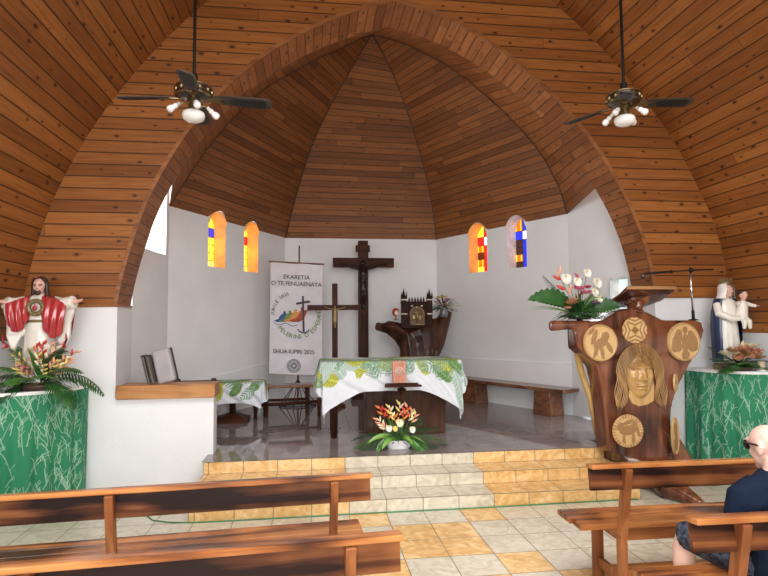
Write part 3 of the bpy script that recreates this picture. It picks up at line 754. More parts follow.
def anthurium(t, base, tip, r, face, mat, spx='yellow_flower'):
    base, tip = V(base), V(tip); b = B(); mid = base.lerp(tip, .5) + V((0, 0, .02)); b.tube([base, mid, tip], .003, 5); s = obj('flower_stem', b, M['stem'], t)
    nrm = V(face).normalized(); a = nrm.cross(V((0, 0, 1))).normalized(); u = a.cross(nrm)
    b = B(); P = []
    for i in range(7):
        rr_ = r * i / 6; row = []
        for k in range(21):
            th = 2 * PI * k / 20; h = 1 - .32 * max(0, math.cos(th)) ** 6 + .35 * max(0, -math.cos(th)) ** 3
            row.append(tip + (a * math.sin(th) + u * math.cos(th)) * rr_ * h + nrm * (.25 * rr_ * rr_ / r))
        P.append(row)
    b.grid(P); o = obj('flower', b, mat, t, recalc=False, smooth=True)
    b = B(); b.tube([tip, tip + nrm * .02 + u * r * .25, tip + nrm * .025 + u * r * .7], [.005, .006, .003], 6); obj('spadix', b, M[spx], o, smooth=True)
def heliconia(t, base, d, ln, mats, n=5, sz=.06, droop=-.1, f0=.52):
    pts = bend(base, d, ln, droop, 12); b = B(); b.tube(pts, [lerp(.005, .002, i / 12) for i in range(13)], 5); obj('flower_stem', b, M['stem'], t)
    b = B(); ta = V((0, 0, 0))
    for k in range(n):
        f = f0 + (.98 - f0) * k / (n - 1); i = min(11, int(f * 12)); p = pts[i].lerp(pts[i + 1], f * 12 - i); tg = (pts[i + 1] - pts[i]).normalized(); sd = tg.cross(V((.3, 1, .1))).normalized() * (1 if k % 2 else -1)
        dd = (sd * .75 + tg * (.5 + .3 * f)).normalized(); s = sz * (1.15 - .45 * (f - .5)); b.mi = k % len(mats)
        b.tube([p - dd * .004, p + dd * s * .3, p + dd * s * .7 + tg * s * .08, p + dd * s + tg * s * .2], [.005, .013 * s / .06, .010 * s / .06, .0008], 6)
    p = pts[-1]; b.mi = 0; b.tube([p - (pts[-1] - pts[-2]), p, p + (pts[-1] - pts[-2]) * .9], [.004, .007, .001], 6)
    obj('flower', b, [M[m] for m in mats], t, smooth=True)
def rosette(t, c, r, mat, n=12, name='flower', up=(0, 0, 1)):
    b = B(); c = V(c)
    for ring, (m_, k_) in enumerate(((n, 1.0), (int(n * .7), .72), (max(3, n // 3), .4))):
        for k in range(m_):
            a = 2 * PI * k / m_ + ring * .4 + R.uniform(-.15, .15); el = .25 + ring * .45
            d = V((math.cos(a) * math.cos(el), math.sin(a) * math.cos(el), math.sin(el))); sd = d.cross(V((0, 0, 1))).normalized(); l_ = r * k_ * R.uniform(.85, 1.1)
            b.grid([[c + d * l_ * f + sd * l_ * w_ * s + V((0, 0, 1)) * l_ * .25 * f * f * R.uniform(.6, 1.2) for s in (-1, 0, 1)] for f, w_ in ((0, .05), (.4, .26), (.75, .3), (1, .08))])
    return obj(name, b, mat, t, recalc=False, smooth=True)
def bush(t, c, r, mat, n=40, lw=.03, name='foliage'):
    b = B(); c = V(c)
    for k in range(n):
        d = V((R.gauss(0, 1), R.gauss(0, 1), abs(R.gauss(0, .8)))).normalized(); p = c + d * r * R.uniform(.1, .5); q = bend(p, d, r * R.uniform(.4, .8), .6, 4); sd = d.cross(V((0, 0, 1))); sd = sd.normalized() if sd.length > .05 else V((1, 0, 0))
        b.grid([[q[j] - sd * lw * w_, q[j] + V((0, 0, lw * .2)), q[j] + sd * lw * w_] for j, w_ in enumerate((.15, .5, .55, .35, .02))])
    return obj(name, b, mat, t, recalc=False, smooth=True)
M['potw'] = pm('white ceramic pot', (.85, .86, .88), .2); M['potb'] = pm('black bowl', (.01, .012, .014), .55); M['potbr'] = pm('dark brown bowl', (.06, .025, .018), .4)

# (1) arrangement before the altar
c = V((.935, 6.02, PLAT))
t = thing('flower_arrangement', c, 'flower arrangement in a white boat-shaped pot on the floor before the altar', 'flower arrangement')
b = B(); P = []
for z_, sx, sy in ((0, .115, .06), (.004, .118, .062), (.06, .145, .08), (.088, .162, .09), (.092, .158, .086), (.07, .14, .075)):
    P.append([c + V((sx * math.copysign(abs(math.cos(a)) ** .6, math.cos(a)), sy * math.copysign(abs(math.sin(a)) ** .6, math.sin(a)), z_)) for a in np.linspace(0, 2 * PI, 33)[:-1]])
b.loft(P); obj('pot', b, M['potw'], t, smooth=True, angle=50)
o = c + V((0, 0, .08))
bush(t, o, .17, M['leaf_m'], 70, .018)
for az, el, ln, dr_, m_ in ((172, .35, .50, 1.5, 'leaf_m'), (186, .28, .44, 1.4, 'leaf_d'), (8, .38, .46, 1.2, 'leaf_m'), (-8, .25, .46, 1.3, 'leaf_d'), (20, .6, .42, 1.1, 'leaf_d'), (158, .55, .42, 1.4, 'leaf_d'), (-30, .3, .30, 1.6, 'leaf_m'), (40, .8, .34, .9, 'leaf_d')):
    a = math.radians(az); frond(t, o, (math.cos(a) * math.cos(el), math.sin(a) * math.cos(el), math.sin(el)), ln * 1.35, dr_ * .85, .16, M[m_], 14, .25, .018)
for az, el, ln, dr_ in ((200, .35, .36, 1.9), (208, .3, .38, 1.6), (165, .5, .4, 1.8), (-20, .6, .3, 1.4), (150, .9, .3, .9)):
    a = math.radians(az); blade_leaf(t, o, (math.cos(a) * math.cos(el), math.sin(a) * math.cos(el), math.sin(el)), ln * 1.05, dr_, .055, M['leaf_m' if az % 2 else 'leaf_l'])
for az, el, ln, dr_, m_ in ((205, .5, .30, 1.6, 'leaf_m'), (218, .6, .26, 1.7, 'leaf_l'), (-40, .45, .30, 1.7, 'leaf_m'), (-15, .4, .34, 1.5, 'leaf_m'), (190, .65, .34, 1.4, 'leaf_l'), (120, 1.0, .28, .6, 'leaf_m'), (60, 1.1, .28, .6, 'leaf_m'), (-62, .75, .24, 1.6, 'leaf_l')):
    a = math.radians(az); blade_leaf(t, o, (math.cos(a) * math.cos(el), math.sin(a) * math.cos(el), math.sin(el)), ln * 1.1, dr_, .06, M[m_], face=(0, -1, 1.2))
for dx_, tz, ms in ((-.20, .36, ('red_flower', 'orange_flower')), (-.13, .34, ('orange_flower', 'red_flower')), (-.10, .39, ('cream_flower', 'yellow_flower')), (.02, .42, ('cream_flower', 'yellow_flower')), (.06, .36, ('orange_flower', 'red_flower')), (.10, .39, ('red_flower', 'salmon_flower')), (.15, .32, ('cream_flower', 'salmon_flower')), (.19, .28, ('salmon_flower', 'yellow_flower')), (-.22, .22, ('cream_flower', 'salmon_flower')), (-.17, .17, ('salmon_flower', 'cream_flower')), (-.05, .30, ('orange_flower', 'yellow_flower'))):
    heliconia(t, o + V((dx_ * .25, R.uniform(-.03, .03), 0)), (dx_ * .75, R.uniform(-.05, .03), tz), math.hypot(dx_, tz) * .92, ms, 4, .062, R.uniform(-.1, .1), .70)
for dx_, z_, r_, m_ in ((-.115, .155, .033, 'white_flower'), (.0, .21, .04, 'cream_flower'), (.135, .135, .033, 'white_flower'), (-.05, .15, .028, 'yellow_flower')):
    anthurium(t, o, o + V((dx_, -.10, z_)), r_, (dx_ * .5, -1, .35), M[m_])

# (2) arrangement below the Sacred Heart statue
c = V((-2.50, 5.60, 1.10)); t = thing('flower_arrangement', c, 'large palm and heliconia arrangement in front of the red-cloaked statue', 'flower arrangement')
b = B(); b.lathe([(.13, 0), (.17, .03), (.18, .055), (.165, .055), (.14, .03)], c, 28); obj('pot', b, M['potbr'], t, smooth=True)
o = c + V((0, 0, .05)); bush(t, o, .2, M['leaf_d'], 70, .012)
for az, el, ln, dr_, m_ in ((-12, .75, .68, 1.9, 'leaf_d'), (-35, .5, .55, 1.8, 'leaf_d'), (8, .6, .50, 1.5, 'leaf_m'), (-30, 1.15, .42, .9, 'leaf_d'), (-150, 1.2, .40, .9, 'leaf_d'), (160, 1.15, .46, .9, 'leaf_m'), (-58, .9, .30, 1.3, 'leaf_m'), (-128, .8, .32, 1.4, 'leaf_m'), (-150, .25, .46, 1.5, 'leaf_d'), (-150, .55, .5, 1.4, 'leaf_d'), (178, .7, .45, 1.2, 'leaf_d'), (-138, .35, .40, 1.4, 'leaf_d'), (-22, .95, .5, 1.6, 'leaf_d'), (-160, .9, .5, 1.3, 'leaf_m')):
    a = math.radians(az); frond(t, o, (math.cos(a) * math.cos(el), math.sin(a) * math.cos(el), math.sin(el)), ln * 1.05, dr_, .19 if not -120 < az < -60 else .11, M[m_], 16, .25, .021 if not -120 < az < -60 else .013)
for az, el, ln in ((-100, 1.2, .4), (-60, 1.1, .36), (-140, 1.1, .36), (160, 1.2, .42)):
    a = math.radians(az); blade_leaf(t, o, (math.cos(a) * math.cos(el), math.sin(a) * math.cos(el), math.sin(el)), ln, .5, .05, M['leaf_m'])
for dx_, dy_, tz, ms in ((-.20, -.10, .36, ('cream_flower', 'yellow_flower')), (-.15, -.12, .30, ('yellow_flower', 'cream_flower')), (-.10, -.1, .22, ('salmon_flower', 'pink_flower')), (-.06, -.08, .38, ('cream_flower', 'salmon_flower')), (.0, -.1, .42, ('red_flower', 'orange_flower')), (.05, -.08, .44, ('red_flower', 'red_flower')), (.04, -.15, .33, ('yellow_flower', 'cream_flower')), (.13, -.1, .44, ('salmon_flower', 'cream_flower')), (.17, -.08, .40, ('cream_flower', 'salmon_flower')), (.26, -.08, .30, ('cream_flower', 'salmon_flower')), (.33, -.05, .36, ('salmon_flower', 'red_flower')), (.30, -.1, .24, ('salmon_flower', 'yellow_flower')), (.19, -.15, .28, ('yellow_flower', 'salmon_flower')), (-.14, -.18, .2, ('salmon_flower', 'yellow_flower')), (.09, -.15, .22, ('yellow_flower', 'cream_flower'))):
    heliconia(t, o + V((dx_ * .1, 0, 0)), (dx_, dy_, tz), V((dx_, dy_, tz)).length * .86, ms, 5, .062, R.uniform(-.1, .2))

# (3) arrangement below the Madonna
c = V((4.60, 5.55, 1.15)); t = thing('flower_arrangement', c, 'low arrangement of peach flowers and fern in front of the Madonna statue', 'flower arrangement')
b = B(); b.lathe([(.11, 0), (.15, .025), (.16, .045), (.14, .045), (.11, .02)], c, 28); obj('pot', b, M['potbr'], t, smooth=True)
o = c + V((0, 0, .05)); bush(t, o, .16, M['leaf_d'], 60, .012)
for az, el, ln, dr_ in ((-170, .5, .36, .7), (-150, .3, .30, 1.2), (175, .8, .34, .6), (-140, .35, .28, 1.0), (-62, .55, .20, 1.2), (-30, .3, .32, 1.1), (-8, .45, .34, .8), (10, .6, .30, .7), (-20, .2, .34, .8), (-158, .15, .34, .8), (-105, .7, .18, 1.2)):
    a = math.radians(az); frond(t, o, (math.cos(a) * math.cos(el), math.sin(a) * math.cos(el), math.sin(el)), ln * 1.1, dr_ * .8, .12, M['leaf_d' if az % 3 else 'leaf_m'], 14, .15, .017)
for dx_, dy_, z_, r_, m_ in ((-.10, -.12, .15, .075, 'brown_petal'), (.0, -.14, .17, .075, 'salmon_flower'), (.08, -.12, .19, .08, 'cream_flower'), (.15, -.1, .14, .075, 'salmon_flower'), (-.04, -.15, .10, .06, 'brown_petal'), (.06, -.16, .09, .06, 'salmon_flower'), (.18, -.06, .20, .06, 'cream_flower'), (-.15, -.06, .12, .06, 'cream_flower'), (.02, -.16, .13, .075, 'brown_petal'), (.11, -.15, .12, .07, 'salmon_flower'), (-.08, -.15, .07, .06, 'salmon_flower'), (.16, -.14, .08, .06, 'brown_petal')):
    rosette(t, o + V((dx_ * 1.05 - .03, dy_, z_)), r_ * 1.25, M[m_], 12)
for dx_, z_ in ((-.05, .26), (.02, .24), (-.17, .24), (-.11, .20)): blade_leaf(t, o + V((dx_ * .4, -.08, .06)), (dx_, -.1, z_), z_, .3, .045, M['cream_flower'], 'petal', 0, .3)

# (4) arrangement on the lectern arm
c = V((2.775, 5.50, 1.695)); t = thing('flower_arrangement', c, 'tropical bouquet with white and pink anthuriums in a black bowl on the lectern arm', 'flower arrangement')
b = B(); b.lathe([(.03, 0), (.03, .02), (.10, .024), (.115, .035), (.11, .05), (.08, .045)], c, 28); obj('pot', b, M['potb'], t, smooth=True)
o = c + V((0, 0, .05)); bush(t, o, .24, M['leaf_d'], 130, .026); bush(t, o + V((0, -.06, .02)), .16, M['leaf_m'], 50, .02)
blade_leaf(t, o + V((0, 0, .07)), (-.55, -.05, .42), .62, 1.0, .21, M['leaf_d'], notch=.8, stem=.2, face=(0, -1, .35)); blade_leaf(t, o + V((0, 0, .06)), (-.5, .02, .28), .46, .6, .14, M['leaf_d'], notch=.8, stem=.2, face=(0, -1, .5))
blade_leaf(t, o + V((.02, 0, .06)), (.55, -.1, .26), .42, .7, .19, M['leaf_d'], notch=.9, stem=.2, face=(0, -1, .3)); blade_leaf(t, o + V((.02, 0, .05)), (.5, -.05, .16), .30, .3, .15, M['leaf_d'], notch=.9, face=(0, -1, .3))
frond(t, o, (-.38, 0, .50), .58, .25, .13, M['leaf_d'], 16, .3, .012); frond(t, o, (.25, .03, .45), .38, .4, .14, M['leaf_l'], 10, .3, .024)
for z_ in (.0, .02, .04): blade_leaf(t, o, (-.6, -.03, .26 + z_), .56, .55, .02, M['leaf_l'], 'grass_blade')
heliconia(t, o, (-.24, 0, .46), .50, ('salmon_flower', 'red_flower'), 5, .09)
heliconia(t, o, (.0, 0, .45), .42, ('red_flower', 'crimson_flower'), 4, .06)
for dx_, z_, r_, m_ in ((-.155, .40, .052, 'white_flower'), (-.035, .37, .045, 'white_flower'), (.075, .46, .046, 'white_flower'), (.18, .36, .052, 'white_flower'), (.15, .26, .045, 'white_flower'), (.20, .19, .04, 'white_flower')):
    anthurium(t, o, o + V((dx_, -.04, z_)), r_, (dx_ * 1.2, -1, .3), M[m_])
for dx_, z_, r_, m_ in ((-.04, .27, .07, 'pink_flower'), (.03, .23, .07, 'pink_flower'), (.05, .29, .05, 'crimson_flower'), (-.14, .12, .085, 'brown_petal'), (-.10, .16, .06, 'salmon_flower'), (-.17, .08, .05, 'salmon_flower'), (.12, .13, .05, 'purple_flower')):
    rosette(t, o + V((dx_, -.10, z_)), r_, M[m_], 11)
# ================================================================== CHANCEL FURNITURE
M['dk_x'] = grainwood('dark polished hardwood', (.015, .006, .004), (.05, .017, .01), (.11, .04, .02), axis=0, rough=.45, coat=0, spec=.08)
M['dk_z'] = grainwood('dark polished hardwood upright', (.015, .006, .004), (.05, .017, .01), (.11, .04, .02), axis=2, rough=.45, coat=0, spec=.08)
M['md_x'] = grainwood('brown polished bench wood', (.06, .022, .012), (.15, .06, .03), (.26, .115, .06), axis=1, rough=.25, coat=.3)
M['altarw'] = grainwood('altar panel wood', (.022, .010, .007), (.055, .022, .013), (.10, .042, .024), axis=2, rough=.3, coat=.1, spec=.2)
# ---- altar
AX0, AX1, AY0, AY1, AZ = .13, 1.76, 6.50, 7.22, 1.245
t = thing('altar_table', (.945, 6.86, PLAT), 'dark wooden altar table under the leaf print cloth', 'altar')
b = B(); b.box(AX0, AX1, AY0, AY1, AZ - .06, AZ); obj('tabletop', b, M['dk_x'], t, bevel=.006)
for x0, x1 in ((.66, .86), (1.10, 1.62)):
    b = B(); b.box(x0, x1, 6.72, 7.05, PLAT, AZ - .06); obj('pedestal', b, M['altarw'], t, bevel=.01)
b = B(); b.box(.86, 1.10, 6.86, 6.92, PLAT + .03, AZ - .06); obj('back_panel', b, M['altarw'], t)
for x, y in ((.27, 6.66), (.27, 7.1), (1.68, 7.1)):
    b = B(); b.tube([(x, y, PLAT), (x, y, PLAT + .3), (x, y, AZ - .06)], [.032, .04, .05], 10); obj('leg', b, M['dk_z'], t, smooth=True)
# leaf pattern shared by the cloths
def leaf_image(nx, ny, px, seed, leaves):
    """returns an RGB array (ny,nx,3): white cloth with painted palm and banana leaves; leaves in metres"""
    img = np.ones((ny, nx, 3), np.float32) * np.array((.69, .72, .78), np.float32)
    yy, xx = np.mgrid[0:ny, 0:nx]; X, Y = xx * px, yy * px
    rr = np.random.RandomState(seed)
    for (cx, cy, an, ln, wd, kind) in leaves:
        ca, sa = math.cos(an), math.sin(an); u = (X - cx) * ca + (Y - cy) * sa; v = -(X - cx) * sa + (Y - cy) * ca
        f = u / ln; hw = wd * np.sqrt(np.clip(np.sin(PI * np.clip(f, 0, 1) ** .8), 0, 1)) * .5
        bend_ = .12 * ln * np.sin(f * 2.2); vv = v - bend_
        inside = (f > 0) & (f < 1) & (np.abs(vv) < hw)
        if kind == 'palm':
            hw2 = hw; st = np.sin((u - np.abs(vv) * .9) * 2 * PI / .042) > -.25
            inside &= st; c1, c2 = np.array((.10, .22, .13)), np.array((.30, .44, .34))
        elif kind == 'banana': c1, c2 = np.array((.17, .25, .025)), np.array((.55, .54, .10))
        elif kind == 'grey': c1, c2 = np.array((.26, .38, .33)), np.array((.50, .60, .55))
        else: c1, c2 = np.array((.05, .15, .05)), np.array((.20, .33, .12))
        tone = .5 + .5 * np.sin(u * 2 * PI / .030 - np.abs(vv) * 130); tone = np.clip(tone * .6 + .4 * (np.abs(vv) / np.maximum(hw, 1e-3)), 0, 1)
        colr = c1 + (c2 - c1) * tone[..., None]
        rib = inside & (np.abs(vv) < .005); colr[rib] = c2 * 1.15
        img[inside] = colr[inside]
    return img
M['leafcloth'] = vcol('leaf print tablecloth', .7)
def cloth(name, x0, x1, y0, y1, zt, ov, leaves, seed, label, px=.009, flare=.16, ovx=None, kf=0):
    ovx = ovx or ov; W, D = x1 - x0 + 2 * ovx, y1 - y0 + 2 * ov; nx, ny = int(W / px), int(D / px); img = leaf_image(nx, ny, px, seed, leaves)
    b = B(); P = []; rr = random.Random(seed); ph = [rr.uniform(0, 6) for _ in range(4)]
    for i in range(nx):
        row = []
        for j in range(ny):
            u, v = x0 - ovx + W * i / (nx - 1), y0 - ov + D * j / (ny - 1)
            cx, cy = min(max(u, x0), x1), min(max(v, y0), y1); dx_, dy_ = u - cx, v - cy; h = math.hypot(dx_, dy_)
            if dy_ < 0 and kf: dy_ *= 1 + (kf - 1) * min(1, max(0, (abs(cx - (x0 + x1) / 2) / ((x1 - x0) / 2) - .38) / .62)) ** 1.4
            h = math.hypot(dx_, dy_); z = zt + .006; px_, py_ = cx, cy
            if h > 1e-6:
                nxv, nyv = dx_ / h, dy_ / h; r = .03
                if h < r * PI / 2: a = h / r; off = r * math.sin(a); dz_ = r * (1 - math.cos(a))
                else: off = r + (h - r * PI / 2) * flare; dz_ = r + (h - r * PI / 2) * math.sqrt(1 - flare ** 2)
                s = u * 1.0 + v * 1.3; rip = min(1, h / .25) * .014 * (math.sin(s * 21 + ph[0]) + .6 * math.sin(s * 37 + ph[1]))
                corner = min(abs(dx_), abs(dy_)) / h
                off += rip - (corner * .10 * min(1, h / .3)); px_ += nxv * off - math.copysign(1, nxv) * min(1, corner * 1.6) * max(0, h - .1) * .14; py_ += nyv * off; z -= dz_
            else: z += .0015 * math.sin(u * 9 + ph[2]) * math.sin(v * 11)
            row.append((px_, py_, z))
        P.append(row)
    b.grid(P); o = obj(name, b, M['leafcloth'], None, smooth=True, recalc=False)
    flat = img.transpose(1, 0, 2).reshape(-1, 3); setcol(o, lambda co, i: flat[i])
    return tag(o, label, 'tablecloth')
ov = .36; rr = random.Random(5); LV = []
Wc, Dc = AX1 - AX0 + .76, AY1 - AY0 + 2 * ov
for (fx, an, kind, ln, wd, yy) in ((.26, 2.0, 'grey', .34, .18, .20), (.33, 1.2, 'banana', .30, .12, .16), (.42, 1.9, 'palm', .36, .2, .14), (.48, 2.3, 'banana', .36, .11, .24), (.56, 1.1, 'grey', .32, .18, .2), (.66, 1.7, 'banana', .36, .13, .18), (.74, 2.2, 'grey', .3, .16, .3), (.22, 1.2, 'dark', .22, .10, .34), (.80, 1.2, 'banana', .3, .12, .3), (.14, 1.9, 'palm', .34, .20, .12), (.20, -.9, 'banana', .30, .13, .52), (.10, 2.4, 'banana', .22, .11, .26), (.04, 1.2, 'palm', .34, .18, .42), (.29, 2.2, 'palm', .30, .2, .5), (.37, 2.4, 'banana', .42, .12, .22), (.31, .6, 'palm', .36, .2, .36), (.50, 2.1, 'palm', .36, .22, .18), (.45, .9, 'grey', .3, .16, .34), (.55, 2.4, 'banana', .34, .12, .30), (.62, 1.2, 'palm', .30, .18, .44), (.60, 2.7, 'grey', .3, .14, .22), (.71, 1.0, 'palm', .36, .2, .17), (.80, 2.0, 'banana', .40, .12, .18), (.76, .4, 'palm', .3, .18, .42), (.88, 1.4, 'palm', .42, .2, .16), (.93, 2.2, 'banana', .32, .12, .34), (.97, 1.8, 'palm', .4, .2, .30), (.90, .2, 'dark', .28, .12, .55)):
    LV.append((fx * Wc, yy * 1.0, an, ln, wd, kind))
for k in range(52): LV.append((rr.uniform(.25, Wc - .25), rr.uniform(.17, .42), rr.uniform(.6, 2.6), rr.uniform(.24, .38), rr.uniform(.09, .15), rr.choice(('palm', 'banana', 'palm', 'grey', 'dark'))))
for k in range(26): LV.append((rr.choice((rr.uniform(.15, .6), rr.uniform(Wc - .6, Wc - .15))), rr.uniform(.2, 1.2), rr.uniform(0, 6.28), rr.uniform(.25, .4), rr.uniform(.12, .2), rr.choice(('palm', 'banana', 'grey', 'palm'))))
for k in range(60): LV.append((rr.uniform(.1, Wc - .1), rr.uniform(.42, Dc - .15), rr.uniform(0, 6.28), rr.uniform(.25, .42), rr.uniform(.12, .2), rr.choice(('palm', 'banana', 'palm', 'grey', 'dark'))))
cloth('altar_cloth', AX0, AX1, AY0, AY1, AZ, ov, LV, 3, ovx=.38, kf=1.7, label='white altar cloth with green and yellow leaves, corners hanging to points')
# ---- book stand before the altar
t = thing('book_stand', (1.01, 6.24, PLAT), 'turned dark wood book stand with a small tray in front of the altar cloth', 'book stand')
b = B(); b.lathe([(.12, 0), (.12, .03), (.05, .05), (.03, .10), (.03, .14), (.045, .18), (.03, .22), (.028, .40), (.045, .45), (.03, .50), (.03, .56), (.055, .60), (.02, .62)], (1.01, 6.24, PLAT), 16); obj('column', b, M['dk_z'], t, smooth=True, angle=40)
b = B(); b.prism([(.80, 6.12, .985), (1.22, 6.12, .985), (1.18, 6.36, .985), (.84, 6.36, .985)], (0, 0, .022)); b.box(.84, 1.18, 6.13, 6.15, 1.004, 1.03); obj('tray', b, M['dk_x'], t, bevel=.004)
M['terra'] = pm('terracotta book cover', (.50, .17, .085), .5, var=.2, scale=40); M['paper'] = pm('cream page edges', (.80, .74, .60), .8); M['silver'] = pm('silver emblem', (.62, .58, .54), .35, .5)
t = thing('book', (.985, 6.26, 1.03), 'terracotta covered book with a silver emblem propped on the stand at the altar', 'book')
rx = Mx.Rotation(math.radians(-14), 3, 'X')
def BK(x, y, z): return V((.985, 6.20, 1.016)) + rx @ V((x, y, z))
b = B(); b.obox(BK(0, 0, .13), (.148, .012, .25), rx); b.obox(BK(0, .045, .13), (.148, .010, .25), rx); b.obox(BK(-.072, .022, .13), (.008, .05, .25), rx); obj('cover', b, M['terra'], t, bevel=.003)
b = B(); b.obox(BK(.002, .022, .13), (.136, .034, .24), rx); obj('pages', b, M['paper'], t)
b = B()
def ringt(fn, c, r, w, n=24, thick=.004):
    b.tube([fn(c[0] + r * math.cos(a), -.008, c[1] + r * math.sin(a)) for a in np.linspace(0, 2 * PI, n)], w, 5)
ringt(BK, (0, .14), .045, .004)
for a in range(8): b.tube([BK(.012 * math.cos(a * PI / 4), -.008, .14 + .012 * math.sin(a * PI / 4)), BK(.04 * math.cos(a * PI / 4), -.008, .14 + .04 * math.sin(a * PI / 4))], .004, 5)
ringt(BK, (0, .14), .02, .004)
for sx in (-.063, .063): b.tube([BK(sx, -.007, .02), BK(sx, -.007, .24)], .002, 4)
for z_ in (.02, .24): b.tube([BK(-.063, -.007, z_), BK(.063, -.007, z_)], .002, 4)
obj('emblem', b, M['silver'], t)

# ---- banner
M['bannerf'] = pm('white banner fabric', (.64, .62, .67), .75, var=.04); M['ink'] = pm('dark grey print', (.06, .06, .08), .7); M['green_p'] = pm('green print', (.13, .24, .06), .7); M['blue_p'] = pm('blue print', (.03, .06, .22), .7); M['orange_p'] = pm('orange print', (.62, .27, .06), .7); M['red_p'] = pm('red brown print', (.36, .07, .04), .7)
BC = V((-.235, 9.30)); b0, b1 = .86, 2.685; bw = .425; skew = .045
t = thing('banner', (BC.x, 9.38, PLAT), 'white roll-up banner with printed text and jubilee emblem at the back left', 'banner')
def BN(x, z, o=0.):
    w = x - skew * (z - b1) * -.25
    return V((BC.x + x + (b1 - z) * -.008, BC.y - o + .012 * math.sin(x * 15 + 1 + z * .6) * (1 - (b1 - z) * .25), z - .045 * x))
b = B(); b.grid([[BN(x, z) for z in np.linspace(b0, b1, 30)] for x in np.linspace(-bw + .0, bw, 40)]); obj('fabric', b, M['bannerf'], t, smooth=True, recalc=False)
b = B(); b.tube([BN(-bw - .03, b1 + .01), BN(bw + .03, b1 + .01)], .014, 8); obj('top_rod', b, M['md_x'], t, smooth=True)
b = B(); b.tube([BN(-bw, b0), BN(bw, b0)], .010, 8); obj('bottom_rod', b, M['silver'], t, smooth=True)
b = B(); b.tube([(BC.x + .02, 9.38, PLAT + .05), (BC.x + .03, 9.38, 1.4), (BC.x + .04, 9.34, 2.99)], [.016, .014, .011], 8); obj('pole', b, M['md_x'], t, smooth=True)
b = B()
for k in range(6):
    a = 2 * PI * k / 6 + .3; b.tube([(BC.x + .02, 9.38, PLAT + .42), (BC.x + .02 + .30 * math.cos(a), 9.38 + .30 * math.sin(a), PLAT + .02)], .008, 6)
b.tube([(BC.x + .02 + .30 * math.cos(a), 9.38 + .30 * math.sin(a), PLAT + .015) for a in np.linspace(0, 2 * PI, 30)], .010, 6)
obj('spider_base', b, M['iron'], t, smooth=True)
for s_, sz_, ox_, oz_, sp_ in (('EKARETIA', .098, -.0, 2.425, 1), ('O TE FENUAENATA', .096, .0, 2.315, .97), ('EHUA IUPIRI 2025', .092, -.03, 1.20, .95)):
    b = B(); text_b(b, s_, sz_, lambda x, y, z: BN(x + ox_, oz_ + y, .006 + z), spacing=sp_, bold=.0012); obj('lettering', b, M['ink'], t)
def arc_text(b, s, size, cx, cz, r, a0, a1, inward):
    n = len(s)
    for k, ch in enumerate(s):
        if ch == ' ': continue
        a = lerp(a0, a1, k / (n - 1)); ca, sa = math.cos(a), math.sin(a)
        tx, tz = (-sa, ca) if not inward else (sa, -ca)        # reading direction
        ux, uz = (-tz, tx)
        # ascending letters point away from the baseline: outward for the upper arc, inward for the lower one
        if inward: tx, tz = -sa, ca; ux, uz = -ca, -sa
        else: tx, tz = sa, -ca; ux, uz = ca, sa
        text_b(b, ch, size, lambda x, y, z: BN(cx + r * ca + x * tx + y * ux, cz + r * sa + x * tz + y * uz, .006 + z), bold=.0012)
b = B(); arc_text(b, 'JUBILÉ 2025', .072, -.0, 1.82, .36, math.radians(178), math.radians(112), False); obj('lettering', b, M['ink'], t)
b = B(); arc_text(b, "PÈLERINS D'ESPÉRANCE", .098, .02, 1.83, .385, math.radians(-142), math.radians(22), True); obj('lettering', b, M['green_p'], t)
# emblem: four figures leaning to an anchor-footed cross, waves below
for (x, z, m_, s) in ((-.22, 1.80, 'blue_p', .9), (-.13, 1.81, 'green_p', .95), (-.04, 1.825, 'orange_p', 1.05), (.07, 1.845, 'red_p', 1.25)):
    b = B(); b.prism([BN(x + .05 * math.cos(a) * .5 * s + .03, z + .075 * s + .025 * s * math.sin(a), .005) for a in np.linspace(0, 2 * PI, 13)[:-1]], (0, -.002, 0))
    b.prism([BN(x + px * s, z + pz * s, .005) for px, pz in ((-.16, -.085), (-.10, -.105), (-.01, -.10), (.05, -.05), (.085, .04), (.11, .055), (.06, .06), (.0, .05), (-.04, .02), (-.08, -.05))], (0, -.002, 0)); obj('emblem_figure', b, M[m_], t)
b = B()
def bar(p, q, w): b.tube([BN(*lerp(V(p), V(q), k / 4), .008) for k in range(5)], w, 6)
bar((.105, 2.15), (.125, 1.56), .017); bar((-.0, 2.02), (.22, 2.065), .019)
b.tube([BN(.12 + .09 * math.cos(a), 1.62 + .075 * math.sin(a), .008) for a in np.linspace(PI * 1.08, PI * 1.95, 12)], .010, 6); obj('emblem_cross', b, M['ink'], t)
b = B(); b.tube([BN(x, 1.68 - .05 * (x + .3) + .018 * math.sin(x * 28), .007) for x in np.linspace(-.36, .02, 30)], .005, 5); obj('emblem_wave', b, M['blue_p'], t)
b = B()
for r_ in (.105, .085, .04): b.tube([BN(-.03 + r_ * math.cos(a), 1.0 + r_ * math.sin(a), .007) for a in np.linspace(0, 2 * PI, 33)], .005, 5)
for k in range(8):
    a = k * PI / 4; b.tube([BN(-.03 + r_ * math.cos(a + o_), 1.0 + r_ * math.sin(a + o_), .007) for r_, o_ in ((.02, 0), (.06, .25), (.085, 0), (.06, -.25), (.02, 0))], .004, 5)
obj('roundel', b, M['ink'], t)

